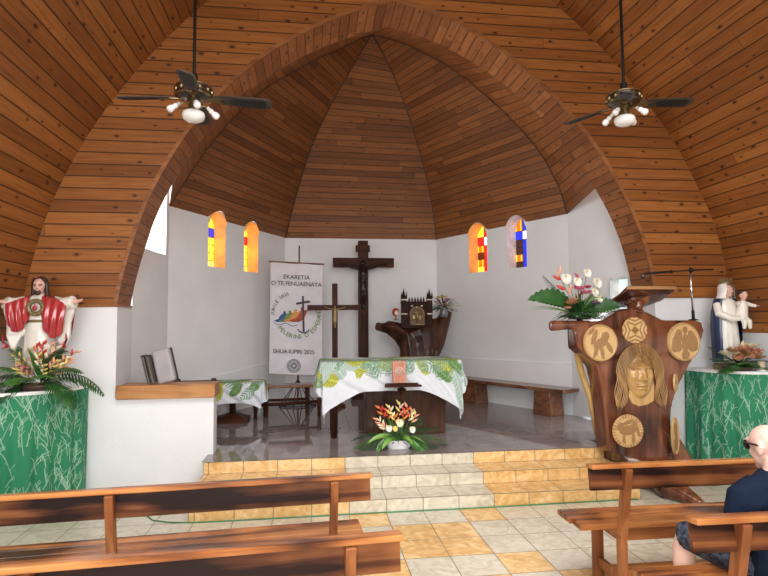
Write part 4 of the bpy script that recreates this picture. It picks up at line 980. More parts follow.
# ---- crosses
M['corpus_d'] = pm('dark varnished carved figure', (.022, .009, .007), .3, coat=.0, spec=.25); M['gold'] = pm('brass figure', (.30, .21, .085), .45, .6)
def corpus(b, c, s, y):
    """small crucified figure facing -Y"""
    def P(x, o, z): return (c[0] + x * s, y - o * s, c[1] + z * s)
    b.ell(P(-.01, .09, .10), (.042 * s, .05 * s, .06 * s), None, 10, 8)
    b.tube([P(0, .06, .05), P(0, .06, .0), P(0, .08, -.08), P(.0, .075, -.2), P(.0, .07, -.3)], [.03 * s, .075 * s, .082 * s, .062 * s, .066 * s], 10, flat=.7)
    for sg in (-1, 1): b.tube([P(sg * .05, .05, .0), P(sg * .2, .05, .035), P(sg * .36, .03, .085), P(sg * .43, .03, .10)], [.035 * s, .028 * s, .02 * s, .022 * s], 8)
    b.tube([P(-.03, .07, -.3), P(-.035, .11, -.45), P(-.015, .06, -.62), P(-.005, .06, -.70)], [.045 * s, .04 * s, .025 * s, .028 * s], 8); b.tube([P(.035, .07, -.3), P(.03, .11, -.45), P(.01, .065, -.62), P(.005, .075, -.71)], [.045 * s, .04 * s, .025 * s, .028 * s], 8)
    b.loft([[P(rx * math.cos(a), .07 + ry * math.sin(a), z) for a in np.linspace(0, 2 * PI, 13)[:-1]] for rx, ry, z in ((.062, .055, -.36), (.078, .062, -.29), (.068, .05, -.22))])
    return b
CY_ = 10.0
t = thing('crucifix', (.93, CY_, PLAT), 'tall dark wooden crucifix standing against the back wall behind the altar', 'crucifix')
b = B(); b.box(.85, 1.03, CY_ + .02, CY_ + .12, PLAT, 3.19); obj('upright', b, M['dk_z'], t, bevel=.008)
b = B(); rz = Mx.Rotation(math.radians(0), 3, 'Y'); b.box(.39, 1.50, CY_ - .01, CY_ + .07, 2.70, 2.87); obj('crossbar', b, M['dk_x'], t, bevel=.008)
b = B(); b.box(.80, 1.06, CY_ - .01, CY_ + .02, 2.975, 3.10); obj('title_plate', b, M['dk_x'], t, bevel=.004)
b = B(); b.box(.72, 1.14, CY_ - .12, CY_ + .26, PLAT, PLAT + .12); obj('foot_block', b, M['dk_x'], t, bevel=.01)
b = B(); corpus(b, (.93, 2.66), 1.03, CY_ - .01); b = remesh(b, .014, 3); obj('corpus', b, M['corpus_d'], t, smooth=True)
t = thing('processional_cross', (.385, 9.1, PLAT), 'slender wooden cross with small brass figure standing in front of the banner', 'cross')
b = B(); b.box(.34, .43, 9.08, 9.13, PLAT + .05, 2.34); obj('upright', b, M['dk_z'], t, bevel=.004)
b = B(); b.box(-.06, .82, 9.065, 9.105, 1.905, 1.99); obj('crossbar', b, M['dk_x'], t, bevel=.004)
b = B(); b.lathe([(.17, 0), (.17, .03), (.10, .06), (.05, .10)], (.385, 9.1, PLAT), 20); obj('foot', b, M['dk_x'], t, smooth=True, angle=40)
b = B(); corpus(b, (.385, 1.915), .42, 9.062); b = remesh(b, .007, 1); obj('corpus', b, M['gold'], t, smooth=True)

# ---- root pedestal with the tabernacle
M['root'] = grainwood('polished carved root wood', (.012, .005, .003), (.04, .015, .009), (.11, .042, .02), axis=2, rough=.3, coat=.08, sc=.45, spec=.2)
t = thing('tabernacle_pedestal', (1.86, 9.55, PLAT), 'polished forked root pedestal holding the tabernacle behind the altar', 'pedestal')
b = B(); y = 9.55
def rt_(p, r, n=12): b.tube([V((x, y + o, z)) for x, o, z in p], r, n)
rt_([(1.88, 0, PLAT), (1.88, 0, .6), (1.87, 0, 1.0), (1.86, 0, 1.25), (1.83, 0, 1.5), (1.80, 0, 1.60)], [.46, .40, .36, .34, .36, .34])
rt_([(1.90, 0, 1.1), (1.72, -.02, 1.3), (1.5, -.04, 1.49), (1.32, -.03, 1.585), (1.14, 0, 1.635)], [.3, .21, .125, .085, .075]); rt_([(1.14, 0, 1.635), (1.10, 0, 1.645)], [.08, .06])
rt_([(1.9, 0, 1.1), (2.12, 0, 1.4), (2.24, -.02, 1.62), (2.33, 0, 1.80), (2.36, 0, 1.90)], [.28, .22, .15, .11, .10])
rt_([(2.2, .0, 1.55), (2.12, -.04, 1.66), (2.1, -.04, 1.76)], [.1, .09, .06])
rt_([(1.40, 0, 1.58), (1.42, 0, 1.66), (1.43, 0, 1.71)], [.16, .16, .12]); rt_([(1.55, .0, 1.55), (1.62, 0, 1.62)], [.15, .1])
b.box(1.5, 2.06, y - .2, y + .15, 1.5, 1.60)
for x in (1.72, 1.95, 2.08): rt_([(x, -.33, .5), (x - .02, -.32, .9), (x + .02, -.30, 1.25)], [.05, .06, .04])
for sx_ in (0, .09, -.07): rt_([(1.16 + abs(sx_), -.08, 1.66 - sx_ * .4), (1.45, -.22, 1.60 - sx_ * .6), (1.68 + sx_, -.30, 1.42 - sx_), (1.74 + sx_, -.36, 1.0), (1.72 + sx_, -.40, .6)], [.02, .03, .035, .03, .03], 8)
b = remesh(b, .022, 4); obj('root_trunk', b, M['root'], t, smooth=True)
M['tab'] = pm('dark red lacquered wood', (.028, .009, .006), .5, spec=.1); M['tabg'] = pm('dull gold door', (.10, .05, .02), .5, .2); M['cream_p'] = pm('cream ornament', (.62, .55, .45), .5)
t = thing('tabernacle', (1.775, 9.40, 1.60), 'castle shaped tabernacle with spires and an arched gilt door', 'tabernacle')
y0 = 9.28
b = B(); b.box(1.545, 2.005, y0, y0 + .26, 1.60, 2.03); b.box(1.53, 2.02, y0 - .015, y0 + .27, 1.60, 1.63); b.box(1.535, 2.015, y0 - .01, y0 + .265, 2.02, 2.05); obj('body', b, M['tab'], t, bevel=.005)
for x in (1.555, 1.995):
    b = B(); b.box(x - .045, x + .045, y0 - .03, y0 + .05, 1.61, 2.10); b.lathe([(.055, 2.10), (.055, 2.12), (.03, 2.14), (.018, 2.2), (.001, 2.28)], (x, y0 + .01, 0), 8)
    for dx_ in (-.04, .04): b.lathe([(.014, 2.10), (.014, 2.15), (.001, 2.22)], (x + dx_, y0 - .02, 0), 6)
    obj('turret', b, M['tab'], t)
    b = B(); b.box(x - .05, x + .05, y0 - .036, y0 - .028, 1.83, 1.85); b.box(x - .05, x + .05, y0 - .036, y0 - .028, 2.07, 2.09); obj('ornament', b, M['cream_p'], t)
b = B()
for k in range(6): b.lathe([(.016, 2.05), (.016, 2.08), (.001, 2.13)], (1.65 + k * .05, y0 + .02, 0), 6)
obj('cresting', b, M['tab'], t)
b = B(); b.prism([(x, y0 - .002, z) for x, z in archloop(1.655, 1.895, 1.655, 1.84)], (0, -.02, 0)); dr2 = obj('door', b, M['tabg'], t)
b = B(); lp = archloop(1.655, 1.895, 1.655, 1.84); b.tube([(x, y0 - .026, z) for x, z in lp + [lp[0]]], .008, 6); b.tube([(1.775, y0 - .026, 1.70), (1.775, y0 - .026, 1.93)], .014, 6); b.tube([(1.72, y0 - .026, 1.86), (1.83, y0 - .026, 1.86)], .012, 6)
for sx in (-.055, .055): b.ell((1.775 + sx, y0 - .024, 1.78), (.03, .01, .055), None, 10, 6)
obj('gilt_relief', b, M['gold'], dr2, smooth=True)
b = B()
for x in (1.69, 1.86): b.obox((x, y0 - .01, 1.975), (.035, .012, .02))
b.ell((1.775, y0 - .015, 1.91 + .045), (.018, .012, .018), None, 8, 6); obj('ornament', b, M['cream_p'], t)
t = thing('sanctuary_lamp', (1.44, 9.45, 1.74), 'small red and white sanctuary lamp on the left arm of the root pedestal', 'lamp')
b = B(); b.lathe([(.04, 0), (.045, .01), (.015, .02), (.012, .06), (.02, .07)], (1.44, 9.45, 1.735), 12); obj('lamp_foot', b, M['gold'], t, smooth=True)
M['redglass'] = pm('red lamp glass', (.45, .06, .03), .2); M['candlew'] = pm('white wax', (.85, .78, .66), .5)
b = B(); b.lathe([(.02, .07), (.05, .09), (.062, .13), (.055, .18), (.03, .205), (.01, .21)], (1.44, 9.45, 1.735), 16); obj('lamp_glass', b, M['redglass'], t, smooth=True)
b = B(); b.ell((1.45, 9.40, 1.86), (.04, .03, .05), None, 12, 8); obj('shell', b, M['candlew'], t, smooth=True)
c = V((2.30, 9.5, 1.80)); t = thing('flower_vase', c, 'small glass vase of mixed pink and yellow flowers beside the tabernacle', 'flower vase')
M['vase'] = pm('grey glass vase', (.16, .16, .18), .15)
b = B(); b.lathe([(.05, 0), (.065, .02), (.07, .08), (.06, .13), (.07, .15)], c + V((-.03, -.1, -.02)), 16); obj('vase', b, M['vase'], t, smooth=True)
o = c + V((-.03, -.10, .12)); bush(t, o, .26, M['leaf_d'], 70, .024)
for k in range(22):
    a = R.uniform(0, 6.28); r_ = R.uniform(.0, .17); rosette(t, o + V((r_ * math.cos(a) * 1.1, -.04 + r_ * math.sin(a) * .4, R.uniform(.04, .22))), R.uniform(.035, .05), M[('pink_flower', 'yellow_flower', 'yellow_flower', 'orange_flower', 'purple_flower')[k % 5]], 9)

# ---- credence table, bench, chair on the left
t = thing('side_table', (-1.08, 8.05, PLAT), 'small pedestal side table under a leaf print cloth near the left wall', 'table')
b = B(); b.box(-1.36, -.68, 7.85, 8.25, .86, .895); obj('tabletop', b, M['dk_x'], t)
b = B(); b.lathe([(.05, .09), (.04, .2), (.06, .35), (.04, .5)], (-1.08, 8.05, PLAT), 14); obj('column', b, M['dk_z'], t, smooth=True)
b = B(); b.prism([(-1.30, 7.83, PLAT), (-.86, 7.83, PLAT), (-.86, 8.27, PLAT), (-1.30, 8.27, PLAT)], (0, 0, .04)); b.loft([[(-1.08 + sx * s, 8.05 + sy * s, PLAT + z) for sx, sy in ((-1, -1), (1, -1), (1, 1), (-1, 1))] for s, z in ((.2, .04), (.08, .10))]); obj('base', b, M['dk_x'], t)
rr = random.Random(9); LV2 = []
for k in range(50): LV2.append((rr.uniform(.15, 1.0), rr.uniform(.2, .66), rr.uniform(0, 6.28), rr.uniform(.18, .30), rr.uniform(.10, .15), rr.choice(('palm', 'banana', 'dark', 'palm', 'dark'))))
LV2.append((.36, .30, -1.4, .26, .14, 'banana')); LV2.append((.22, .28, -.6, .16, .12, 'palm'))
cloth('side_table_cloth', -1.37, -.67, 7.84, 8.26, .895, .29, LV2, 13, 'small white cloth with dark green leaves on the left side table', px=.008, flare=.14, kf=1.3)
t = thing('bench', (-.36, 8.46, PLAT), 'low dark wooden bench standing before the banner', 'bench')
b = B(); b.obox((-.34, 8.46, .775), (.72, .26, .045), Mx.Rotation(.1, 3, 'Z')); obj('seat', b, M['md_x'], t, bevel=.008)
for (x, y) in ((-.64, 8.34), (-.05, 8.40), (-.68, 8.56), (-.06, 8.62)):
    b = B(); b.lathe([(.03, 0), (.024, .03), (.03, .1), (.022, .14), (.03, .22), (.034, .40)], (x, y, PLAT), 12); obj('leg', b, M['dk_z'], t, smooth=True)
for (p, q) in (((-.68, 8.56), (-.06, 8.62)), ((-.64, 8.34), (-.68, 8.56)), ((-.05, 8.40), (-.06, 8.62))):
    b = B(); b.tube([(*p, PLAT + .2), (*q, PLAT + .2)], .02, 8); obj('stretcher', b, M['dk_z'], t, smooth=True)
t = thing('kneeler', (-.35, 8.24, PLAT), 'low dark wooden kneeler rail in front of the bench', 'kneeler')
b = B(); b.tube([(-.78, 8.16, PLAT + .19), (-.36, 8.25, PLAT + .185), (.12, 8.40, PLAT + .19)], .024, 8); obj('rail', b, M['dk_x'], t, smooth=True)
for x, y in ((-.78, 8.16), (.12, 8.40)):
    b = B(); b.lathe([(.032, 0), (.024, .04), (.03, .12), (.036, .2), (.03, .24)], (x, y, PLAT), 12); obj('leg', b, M['dk_z'], t, smooth=True)
# carved chair, only its right edge shows past the parapet
t = thing('chair', (-1.42, 7.0, PLAT), 'dark carved wooden chair mostly hidden behind the low wall', 'chair')
b = B(); b.box(-1.66, -1.18, 6.85, 7.25, .73, .77); obj('seat', b, M['dk_x'], t, bevel=.01)
for x in (-1.63, -1.20):
    for y in (6.88, 7.22):
        b = B(); top = 1.02 if y > 7 else .98; b.tube([(x, y, PLAT), (x, y, .5), (x + .015, y, .6), (x - .01, y, .75), (x, y, .9), (x, y, top)], [.022, .028, .036, .026, .034, .03], 10); obj('leg', b, M['dk_z'], t, smooth=True)
b = B(); b.box(-1.63, -1.20, 7.205, 7.235, .82, 1.0); obj('backrest', b, M['dk_x'], t, bevel=.01)
for x in (-1.63, -1.20):
    b = B(); b.tube([(x, 6.86, .985), (x, 7.05, 1.0), (x, 7.22, .985)], .026, 8); obj('armrest', b, M['dk_x'], t, smooth=True)
# ---- long wall bench on the right
dv = (BR_ - PR).normalized(); nv = V((-dv.y, dv.x)) * 1.0
if nv.dot(V((.94, 8.0)) - PR) < 0: nv = -nv
def WB(s, o, z): p = PR + dv * s + nv * o; return (p.x, p.y, z)
t = thing('wall_bench', WB(1.4, .22, PLAT), 'long polished plank bench on tapered blocks along the right apse wall', 'bench')
b = B(); b.prism([WB(-.15, .40, .70), WB(2.75, .40, .70), WB(2.75, .05, .70), WB(-.15, .05, .70)], (0, 0, .05)); obj('seat', b, M['md_x'], t, bevel=.006)
for s in (.26, 1.78):
    b = B(); b.loft([[WB(s - w_, .36, z), WB(s + w_, .36, z), WB(s + w_, .08, z), WB(s - w_, .08, z)] for w_, z in ((.17, PLAT), (.135, .70))]); obj('support', b, M['md_x'], t, bevel=.006)
# ---- cushion and folders on the parapet cap
M['greyf'] = pm('grey vinyl pad', (.36, .34, .36), .55, var=.05); M['blackf'] = pm('black folder', (.02, .018, .018), .5); M['picture'] = pm('folder edge paper', (.16, .13, .11), .7)
t = thing('kneeling_pad', (-1.50, 6.17, 1.078), 'grey padded cushion leaning on the end of the low wall cap', 'cushion')
ry = Mx.Rotation(math.radians(-16), 3, 'Y')
b = B(); b.obox(V((-1.535, 6.17, 1.262)), (.185, .10, .36), Mx.Rotation(math.radians(-14), 3, 'Y') @ Mx.Rotation(math.radians(-4), 3, 'X')); obj('pad', b, M['greyf'], t, bevel=.03, seg=4)
b = B(); b.obox(V((-1.535, 6.235, 1.258)), (.20, .025, .35), Mx.Rotation(math.radians(-14), 3, 'Y') @ Mx.Rotation(math.radians(-4), 3, 'X')); obj('backing', b, M['blackf'], t, bevel=.005)
for k, (x, m_) in enumerate(((-1.672, 'black upright folder leaning behind the grey cushion'), (-1.712, 'thin black folder leftmost beside the grey cushion'))):
    t = thing('folder', (x, 6.15, 1.078), m_, 'folder')
    rr_ = Mx.Rotation(math.radians(-14), 3, 'Y') @ Mx.Rotation(math.radians(3), 3, 'Z')
    b = B(); b.obox((x + .01, 6.15, 1.078 + .155), (.016, .22, .30), rr_); obj('cover', b, M['blackf'], t, bevel=.003)
    b = B(); b.obox((x + .024, 6.148, 1.078 + .15), (.010, .215, .28), rr_); obj('pages', b, M['picture'], t)

# ---- cable, candle
t = B(); pts = [(-1.75, 5.30, .006), (-1.62, 5.36, .006), (-1.45, 5.30, .006), (-1.36, 5.16, .006), (-1.2, 5.08, .006), (-1.0, 5.045, .006)] + [(x, 5.045 + .004 * math.sin(x * 3), .006) for x in np.linspace(-.8, 3.08, 24)]
t.tube(pts, .006, 6); M['cable'] = pm('green cable', (.04, .22, .08), .5); o = obj('cable', t, M['cable'], None, smooth=True); tag(o, 'thin green cable lying along the foot of the steps', 'cable')
t = thing('candle', (4.79, 5.44, 1.15), 'short candle on a white dish at the right end of the Madonna table', 'candle')
b = B(); b.lathe([(.05, 0), (.06, .012), (.055, .016), (.02, .018)], (4.79, 5.44, 1.15), 20); obj('dish', b, M['tabletop'], t, smooth=True)
M['wax'] = pm('yellowed candle', (.62, .50, .36), .5)
b = B(); b.lathe([(.034, .016), (.034, .10), (.02, .104), (.003, .10), (.002, .115)], (4.79, 5.44, 1.15), 16); obj('wax', b, M['wax'], t, smooth=True, angle=40)
# ================================================================== CARVED LECTERN
LY = 5.38
M['lect'] = grainwood('glossy red brown carved wood', (.04, .012, .006), (.13, .041, .018), (.24, .088, .040), axis=2, rough=.18, coat=.7, sc=.35, pos=(.40, .5, .62))
M['carve'] = vcol('pale carved wood', .35, .35)
M['carve_face'] = grainwood('golden carved face wood', (.34, .18, .055), (.50, .30, .11), (.60, .40, .17), axis=2, rough=.22, coat=.5, sc=.5)
M['hairw'] = grainwood('carved hair strands', (.24, .12, .04), (.40, .23, .085), (.52, .33, .14), axis=2, rough=.3, coat=.4)
M['polew'] = grainwood('honey coloured bent pole', (.36, .20, .06), (.52, .33, .12), (.60, .42, .18), axis=2, rough=.35, coat=.2)
t = thing('lectern', (3.4, 5.55, 0), 'massive carved root wood lectern with a golden face and round medallions', 'lectern')
front = [(2.38, 1.595), (2.38, 1.71), (2.66, 1.705), (2.98, 1.70), (3.16, 1.80), (3.32, 1.83), (3.50, 1.78), (3.66, 1.70), (4.02, 1.70), (4.10, 1.68), (4.12, 1.58), (4.06, 1.42), (3.93, 1.22), (3.80, 1.02), (3.72, .82), (3.70, .62), (3.73, .45), (3.82, .25), (3.96, .06), (4.0, 0),
         (3.05, 0), (3.02, .2), (2.99, .5), (2.97, .8), (2.94, 1.05), (2.90, 1.22), (2.80, 1.34), (2.70, 1.42), (2.66, 1.55), (2.66, 1.62)]
b = B(); b.prism([(x, LY + .03, z) for x, z in front], (0, .30, 0))
# bulging masses that make the slab read as a root
for (p, r) in (([(2.75, .15, 1.55), (2.95, .12, 1.5), (3.3, .14, 1.45), (3.7, .12, 1.5), (4.0, .15, 1.58)], [.10, .17, .2, .17, .1]), ([(3.35, .16, 1.5), (3.33, .15, 1.1), (3.35, .15, .6), (3.4, .16, .1)], [.2, .24, .26, .3]),
               ([(3.52, .12, .5), (3.47, -.02, .24), (3.42, -.33, .09), (3.52, -.66, .03)], [.16, .19, .13, .035]), ([(3.72, .15, .4), (3.9, .08, .14), (4.12, -.10, .05)], [.14, .12, .03]), ([(3.45, .05, .4), (3.40, -.05, .1)], [.15, .12])):
    b.tube([(x, LY + o, z) for x, o, z in p], r, 14)
b = remesh(b, .022, 6)
for v in b.bm.verts:
    if v.co.y < LY and v.co.z > .30: v.co.y = LY + (v.co.y - LY) * .12
    if v.co.y > LY: v.co.x += (v.co.y - LY) * (.06 + .40 * max(0, min(1, (2.72 - v.co.x) / .12)))
    if v.co.z < .0: v.co.z = 0
    if v.co.x < 3.125 and v.co.z < .36: v.co.x = 3.125
obj('carved_body', b, M['lect'], t, smooth=True)
b = B(); b.tube([(3.39, 5.50, 1.75), (3.40, 5.52, 1.81), (3.41, 5.55, 1.86), (3.42, 5.58, 1.90)], [.13, .075, .06, .10], 14); b.ell((3.43, 5.46, 1.87), (.05, .03, .05)); b.tube([(3.38, 5.54, 1.86), (3.50, 5.50, 1.90), (3.55, 5.48, 1.95)], [.06, .05, .03], 8); b = remesh(b, .015, 3); obj('neck', b, M['lect'], t, smooth=True)
b = B(); b.prism([(3.25, 5.40, 2.02), (3.80, 5.40, 2.02), (3.70, 5.80, 1.85), (3.27, 5.80, 1.85)], (0, .012, .03)); b.prism([(3.19, 5.62, 1.90), (3.28, 5.80, 1.845), (3.68, 5.80, 1.845), (3.78, 5.62, 1.91), (3.80, 5.41, 2.005), (3.25, 5.41, 2.005)], (0, .01, .02)); obj('desk', b, M['lect'], t, bevel=.006)
M['deskedge'] = grainwood('pale desk edge', (.22, .11, .045), (.34, .18, .075), (.45, .26, .12), axis=0, rough=.3)
b = B(); b.beam((3.25, 5.395, 2.04), (3.80, 5.395, 2.04), .02, .034); obj('desk_rail', b, M['deskedge'], t, bevel=.004)
b = B(); b.tube([(3.15, 5.86, PLAT), (3.11, 5.84, .50), (3.00, 5.74, .85), (2.88, 5.70, 1.15), (2.83, 5.68, 1.34), (2.86, 5.66, 1.45), (2.95, 5.62, 1.50)], [.036, .036, .034, .034, .034, .034, .03], 10); obj('support_pole', b, M['polew'], t, smooth=True)
# carved discs: painter returns (height 0..1, tone 0..1)
def disc(name, c, rx, rz, painter, rim=True, tilt=0, n=54, off=.016, mt='carve', ax=None):
    b = B(); P = []; cols = []
    xa = V((math.cos(tilt), math.sin(tilt), 0)); nn = V((math.sin(tilt), -math.cos(tilt), 0))
    for i in range(n + 1):
        r = i / n; row = []
        for k in range(97):
            a = 2 * PI * k / 96; x, y = r * math.cos(a), r * math.sin(a); h, tn = painter(x, y)
            if rim and r > .90: h, tn = .75 + .25 * math.sin(min(1, (r - .90) / .08) * PI), .55
            if r > .985: h = -1.2
            row.append(V((c[0], c[2], c[1])) + xa * (x * rx) + V((0, 0, y * rz)) + nn * (off + .010 * h)); cols.append(tn)
        P.append(row)
    b.grid(P); o = obj(name, b, M[mt], t, recalc=False, smooth=True)
    d0, d1 = np.array((.20, .085, .028)), np.array((.66, .43, .19))
    setcol(o, lambda co, i: tuple(d0 + (d1 - d0) * max(0, min(1, cols[i]))))
    return o
def ge(x, y, cx, cy, sx, sy, an=0):
    ca, sa = math.cos(an), math.sin(an); u, v = (x - cx) * ca + (y - cy) * sa, -(x - cx) * sa + (y - cy) * ca
    return math.exp(-((u / sx) ** 2 + (v / sy) ** 2))
def shape(parts, x, y): return max(1 if ge(x, y, *p) > .37 else 0 for p in parts)
LION = [(.0, .0, .38, .2, .5), (.22, .3, .2, .18), (-.25, -.35, .1, .3, -.3), (.05, -.4, .1, .3, .2), (-.3, .25, .35, .12, 1.2), (-.45, .5, .2, .1, .6), (.4, -.2, .1, .28, .5)]
EAGLE = [(.05, -.05, .16, .42), (.06, .5, .13, .16), (-.35, .05, .22, .5, -.35), (.42, .05, .22, .45, .35), (.05, -.55, .2, .2), (-.3, -.2, .2, .2), (.38, -.2, .2, .2)]
OX = [(-.02, .05, .45, .24, .1), (-.45, .25, .22, .2), (-.25, -.45, .09, .3), (.25, -.42, .1, .32), (-.6, .5, .2, .08, .7), (.35, .35, .35, .1, .6), (.05, .45, .4, .1, .3), (.5, .0, .08, .3, .2)]
def figure(parts):
    def p(x, y):
        s = shape(parts, x * .80, y * .80); tex = .5 + .5 * math.sin(x * 34 + 6 * math.sin(y * 9)) * math.sin(y * 29)
        return (.7 if s else .0), ((.16 + .22 * tex) if s else (.80 + .12 * tex))
    return p
def ox_p(x, y):
    r = math.hypot(x, y); h, tn = figure(OX)(x, y)
    if r > .78: a = math.atan2(y, x); tn = .30 if math.sin(a * 30) > .2 else .85; h = .6
    return h, tn
def tiki(x, y):
    ax, ay = abs(x), abs(y); s = ax ** .6 + ay ** .6
    if s < .62: return 0, .10
    q = math.sin((max(ax, ay) * .9 + (1 - min(ax, ay)) * .35) * 24); d = abs(ax - ay) < .06
    return (.6, .88) if (q > -.1 or d) else (0, .22)
def star(x, y):
    ax, ay = abs(x), abs(y); s = ax ** .55 + ay ** .55
    return (.2, .15) if s < .8 or abs(ax - ay) < .05 else (.6, .8)
disc('medallion', (2.925, 1.475, LY - .0), .185, .19, figure(LION)); disc('medallion', (3.845, 1.475, LY), .185, .20, figure(EAGLE))
disc('medallion', (3.305, 1.60, LY), .135, .135, tiki, rim=False); disc('medallion', (3.18, .585, LY - .02), .165, .165, ox_p, rim=False)
disc('medallion', (3.735, 1.055, LY + .03), .045, .09, star, rim=False, tilt=.6, off=.03); disc('medallion', (3.665, .52, LY - .0), .07, .19, figure([(.0, .3, .4, .3), (.1, -.2, .35, .4), (-.3, -.4, .2, .3)]), tilt=.5, off=.05)
# face relief
fc = (3.345, 1.125)
def face_h(x, y):          # x,y in metres from the face centre
    x *= .72; y = y * .86 - .012; r = math.hypot(x / .108, y / .205); base = .085 * math.sqrt(max(0, 1 - min(1, r) ** 2))
    g = lambda cx, cy, sx, sy: ge(x, y, cx, cy, sx, sy)
    h = base + .034 * g(0, .0, .018, .055) + .030 * g(0, -.03, .026, .018) - .016 * (g(-.05, .045, .03, .016) + g(.05, .045, .03, .016)) + .012 * (g(-.05, .072, .038, .009) + g(.05, .072, .038, .009)) + .010 * (g(-.05, .043, .018, .010) + g(.05, .043, .018, .010))
    h += .014 * g(0, -.085, .036, .010) - .010 * g(0, -.098, .036, .005) + .012 * g(0, -.112, .030, .010) + .014 * g(0, -.17, .04, .035) + .008 * (g(-.03, -.066, .03, .008) + g(.03, -.066, .03, .008)) + .010 * (g(-.075, -.01, .03, .03) + g(.075, -.01, .03, .03))
    return h
b = B(); P = []
for i in range(61):
    r = i / 60; row = []
    for k in range(81):
        a = 2 * PI * k / 80; x, y = r * .15 * math.cos(a), r * .235 * math.sin(a); row.append((fc[0] + x, LY + .01 - face_h(x, y) * 1.05, fc[1] + y))
    P.append(row)
b.grid(P); fo = obj('carved_face', b, M['carve_face'], t, smooth=True, recalc=False)
b = B(); b.prism([(fc[0] + x, LY + .02, fc[1] + z) for x, z in ((-.12, -.12), (-.13, -.20), (-.10, -.27), (-.02, -.305), (.08, -.285), (.15, -.25), (.16, -.1), (.14, .0), (0, -.1))], (0, -.035, 0)); obj('beard_ground', b, M['carve_face'], t, bevel=.012)
for sg in (-1, 1):
    for k in range(9):
        f = k / 8; s = .018 + .018 * k
        rxk, rzk = .146 + .0145 * k, .228 + .0135 * k; pts = [(fc[0] + sg * .006, LY - .03 - .02 * (1 - f), fc[1] + rzk - .035)]
        for q in range(22):
            u = q / 21
            if u < .45: a = PI / 2 * (1 - u / .45) + .12 * u; x = rxk * math.cos(a); z = .02 + (rzk - .02) * math.sin(a)
            else: v = (u - .45) / .55; x = rxk + .012 * math.sin(v * 7 + k * .5) + .022 * v; z = .02 - v * (.31 + .012 * ((k * 5) % 4))
            pts.append((fc[0] + sg * x, LY - .022 - .035 * (1 - f) * (1 - u), fc[1] + z))
        b = B(); b.tube(pts, [.003] + [.0044] * 20 + [.004, .002], 6); obj('hair_strand', b, M['hairw'], t, smooth=True)

    for k in range(5):
        pts = [(fc[0] + sg * .004, LY - .055 - .004 * k, fc[1] + .215 - .008 * k)]
        for q in range(10):
            a = PI / 2 - (q + 1) / 10 * 1.25; rx_, rz_ = .148 - .012 * k, .20 - .022 * k; pts.append((fc[0] + sg * rx_ * math.cos(a), LY - .03 - .065 * math.sin(a) ** .7, fc[1] + .035 + rz_ * math.sin(a)))
        b = B(); b.tube(pts, [.002] + [.0042] * 9 + [.003], 6); obj('hair_strand', b, M['hairw'], t, smooth=True)
# microphone stand
M['chrome'] = pm('chrome tube', (.62, .62, .64), .18, .95)
t = thing('microphone_stand', (4.065, 5.62, 1.69), 'chrome microphone stand with a black boom on the right shoulder of the lectern', 'microphone stand')
b = B(); b.lathe([(.05, 0), (.05, .012), (.02, .02)], (4.065, 5.50, 1.695), 16); b.tube([(4.065, 5.50, 1.70), (4.063, 5.50, 1.80)], .016, 8); obj('stand_base', b, M['iron'], t, smooth=True, angle=40)
b = B(); b.tube([(4.063, 5.50, 1.80), (4.050, 5.50, 2.27)], .011, 10); obj('upright', b, M['chrome'], t, smooth=True)
b = B(); b.tube([(4.325, 5.50, 2.245), (4.050, 5.48, 2.235), (3.785, 5.46, 2.215)], .008, 8); b.tube([(3.785, 5.46, 2.215), (3.505, 5.44, 2.195)], .012, 8); b.ell((4.050, 5.485, 2.235), (.025, .025, .025)); b.ell((3.805, 5.46, 2.215), (.018, .018, .018)); obj('boom', b, M['iron'], t, smooth=True)
b = B(); b.tube([(3.535, 5.44, 2.195), (3.485, 5.43, 2.185), (3.445, 5.42, 2.17)], [.016, .02, .012], 10); b.ell((3.450, 5.42, 2.165), (.026, .026, .026)); obj('microphone', b, M['pewter'], t, smooth=True)

# ================================================================== STATUES
M['robe'] = pm('painted cream robe', (.80, .77, .70), .35, var=.05, coat=.3); M['skin'] = pm('painted skin', (.70, .42, .34), .4, var=.04); M['redm'] = pm('glossy red mantle', (.42, .03, .035), .22, coat=.5); M['hair'] = pm('dark brown painted hair', (.035, .018, .012), .4); M['goldp'] = pm('old gold paint', (.22, .17, .08), .4, .4); M['navy'] = pm('dark blue mantle', (.012, .022, .075), .35, coat=.3); M['lining'] = pm('white mantle lining', (.78, .76, .72), .4)
def head(b, c, s, look=0., tilt=0.):
    """a head with features, about 1 unit = head height; facing -Y turned by look"""
    rot = Mx.Rotation(look, 3, 'Z') @ Mx.Rotation(tilt, 3, 'X')
    def P(x, y, z): return V(c) + rot @ (V((x, y, z)) * s)
    def E(x, y, z, rx, ry, rz, n=14): b.ell(P(x, y, z), (rx * s, ry * s, rz * s), rot, n, 10)
    E(0, .03, .12, .33, .40, .36); E(0, -.05, -.12, .27, .30, .34); E(0, -.19, -.34, .13, .12, .11)
    b.tube([P(0, -.33, .12), P(0, -.40, -.02), P(0, -.43, -.10)], [.035 * s, .06 * s, .075 * s], 8); E(0, -.34, -.24, .10, .05, .045)
    for sg in (-1, 1): E(sg * .14, -.33, .10, .09, .05, .03); E(sg * .32, .05, -.02, .04, .09, .13); E(sg * .15, -.27, -.08, .1, .08, .09)
    b.tube([P(0, .02, -.25), P(0, .05, -.62)], [.17 * s, .19 * s], 12)
    return P
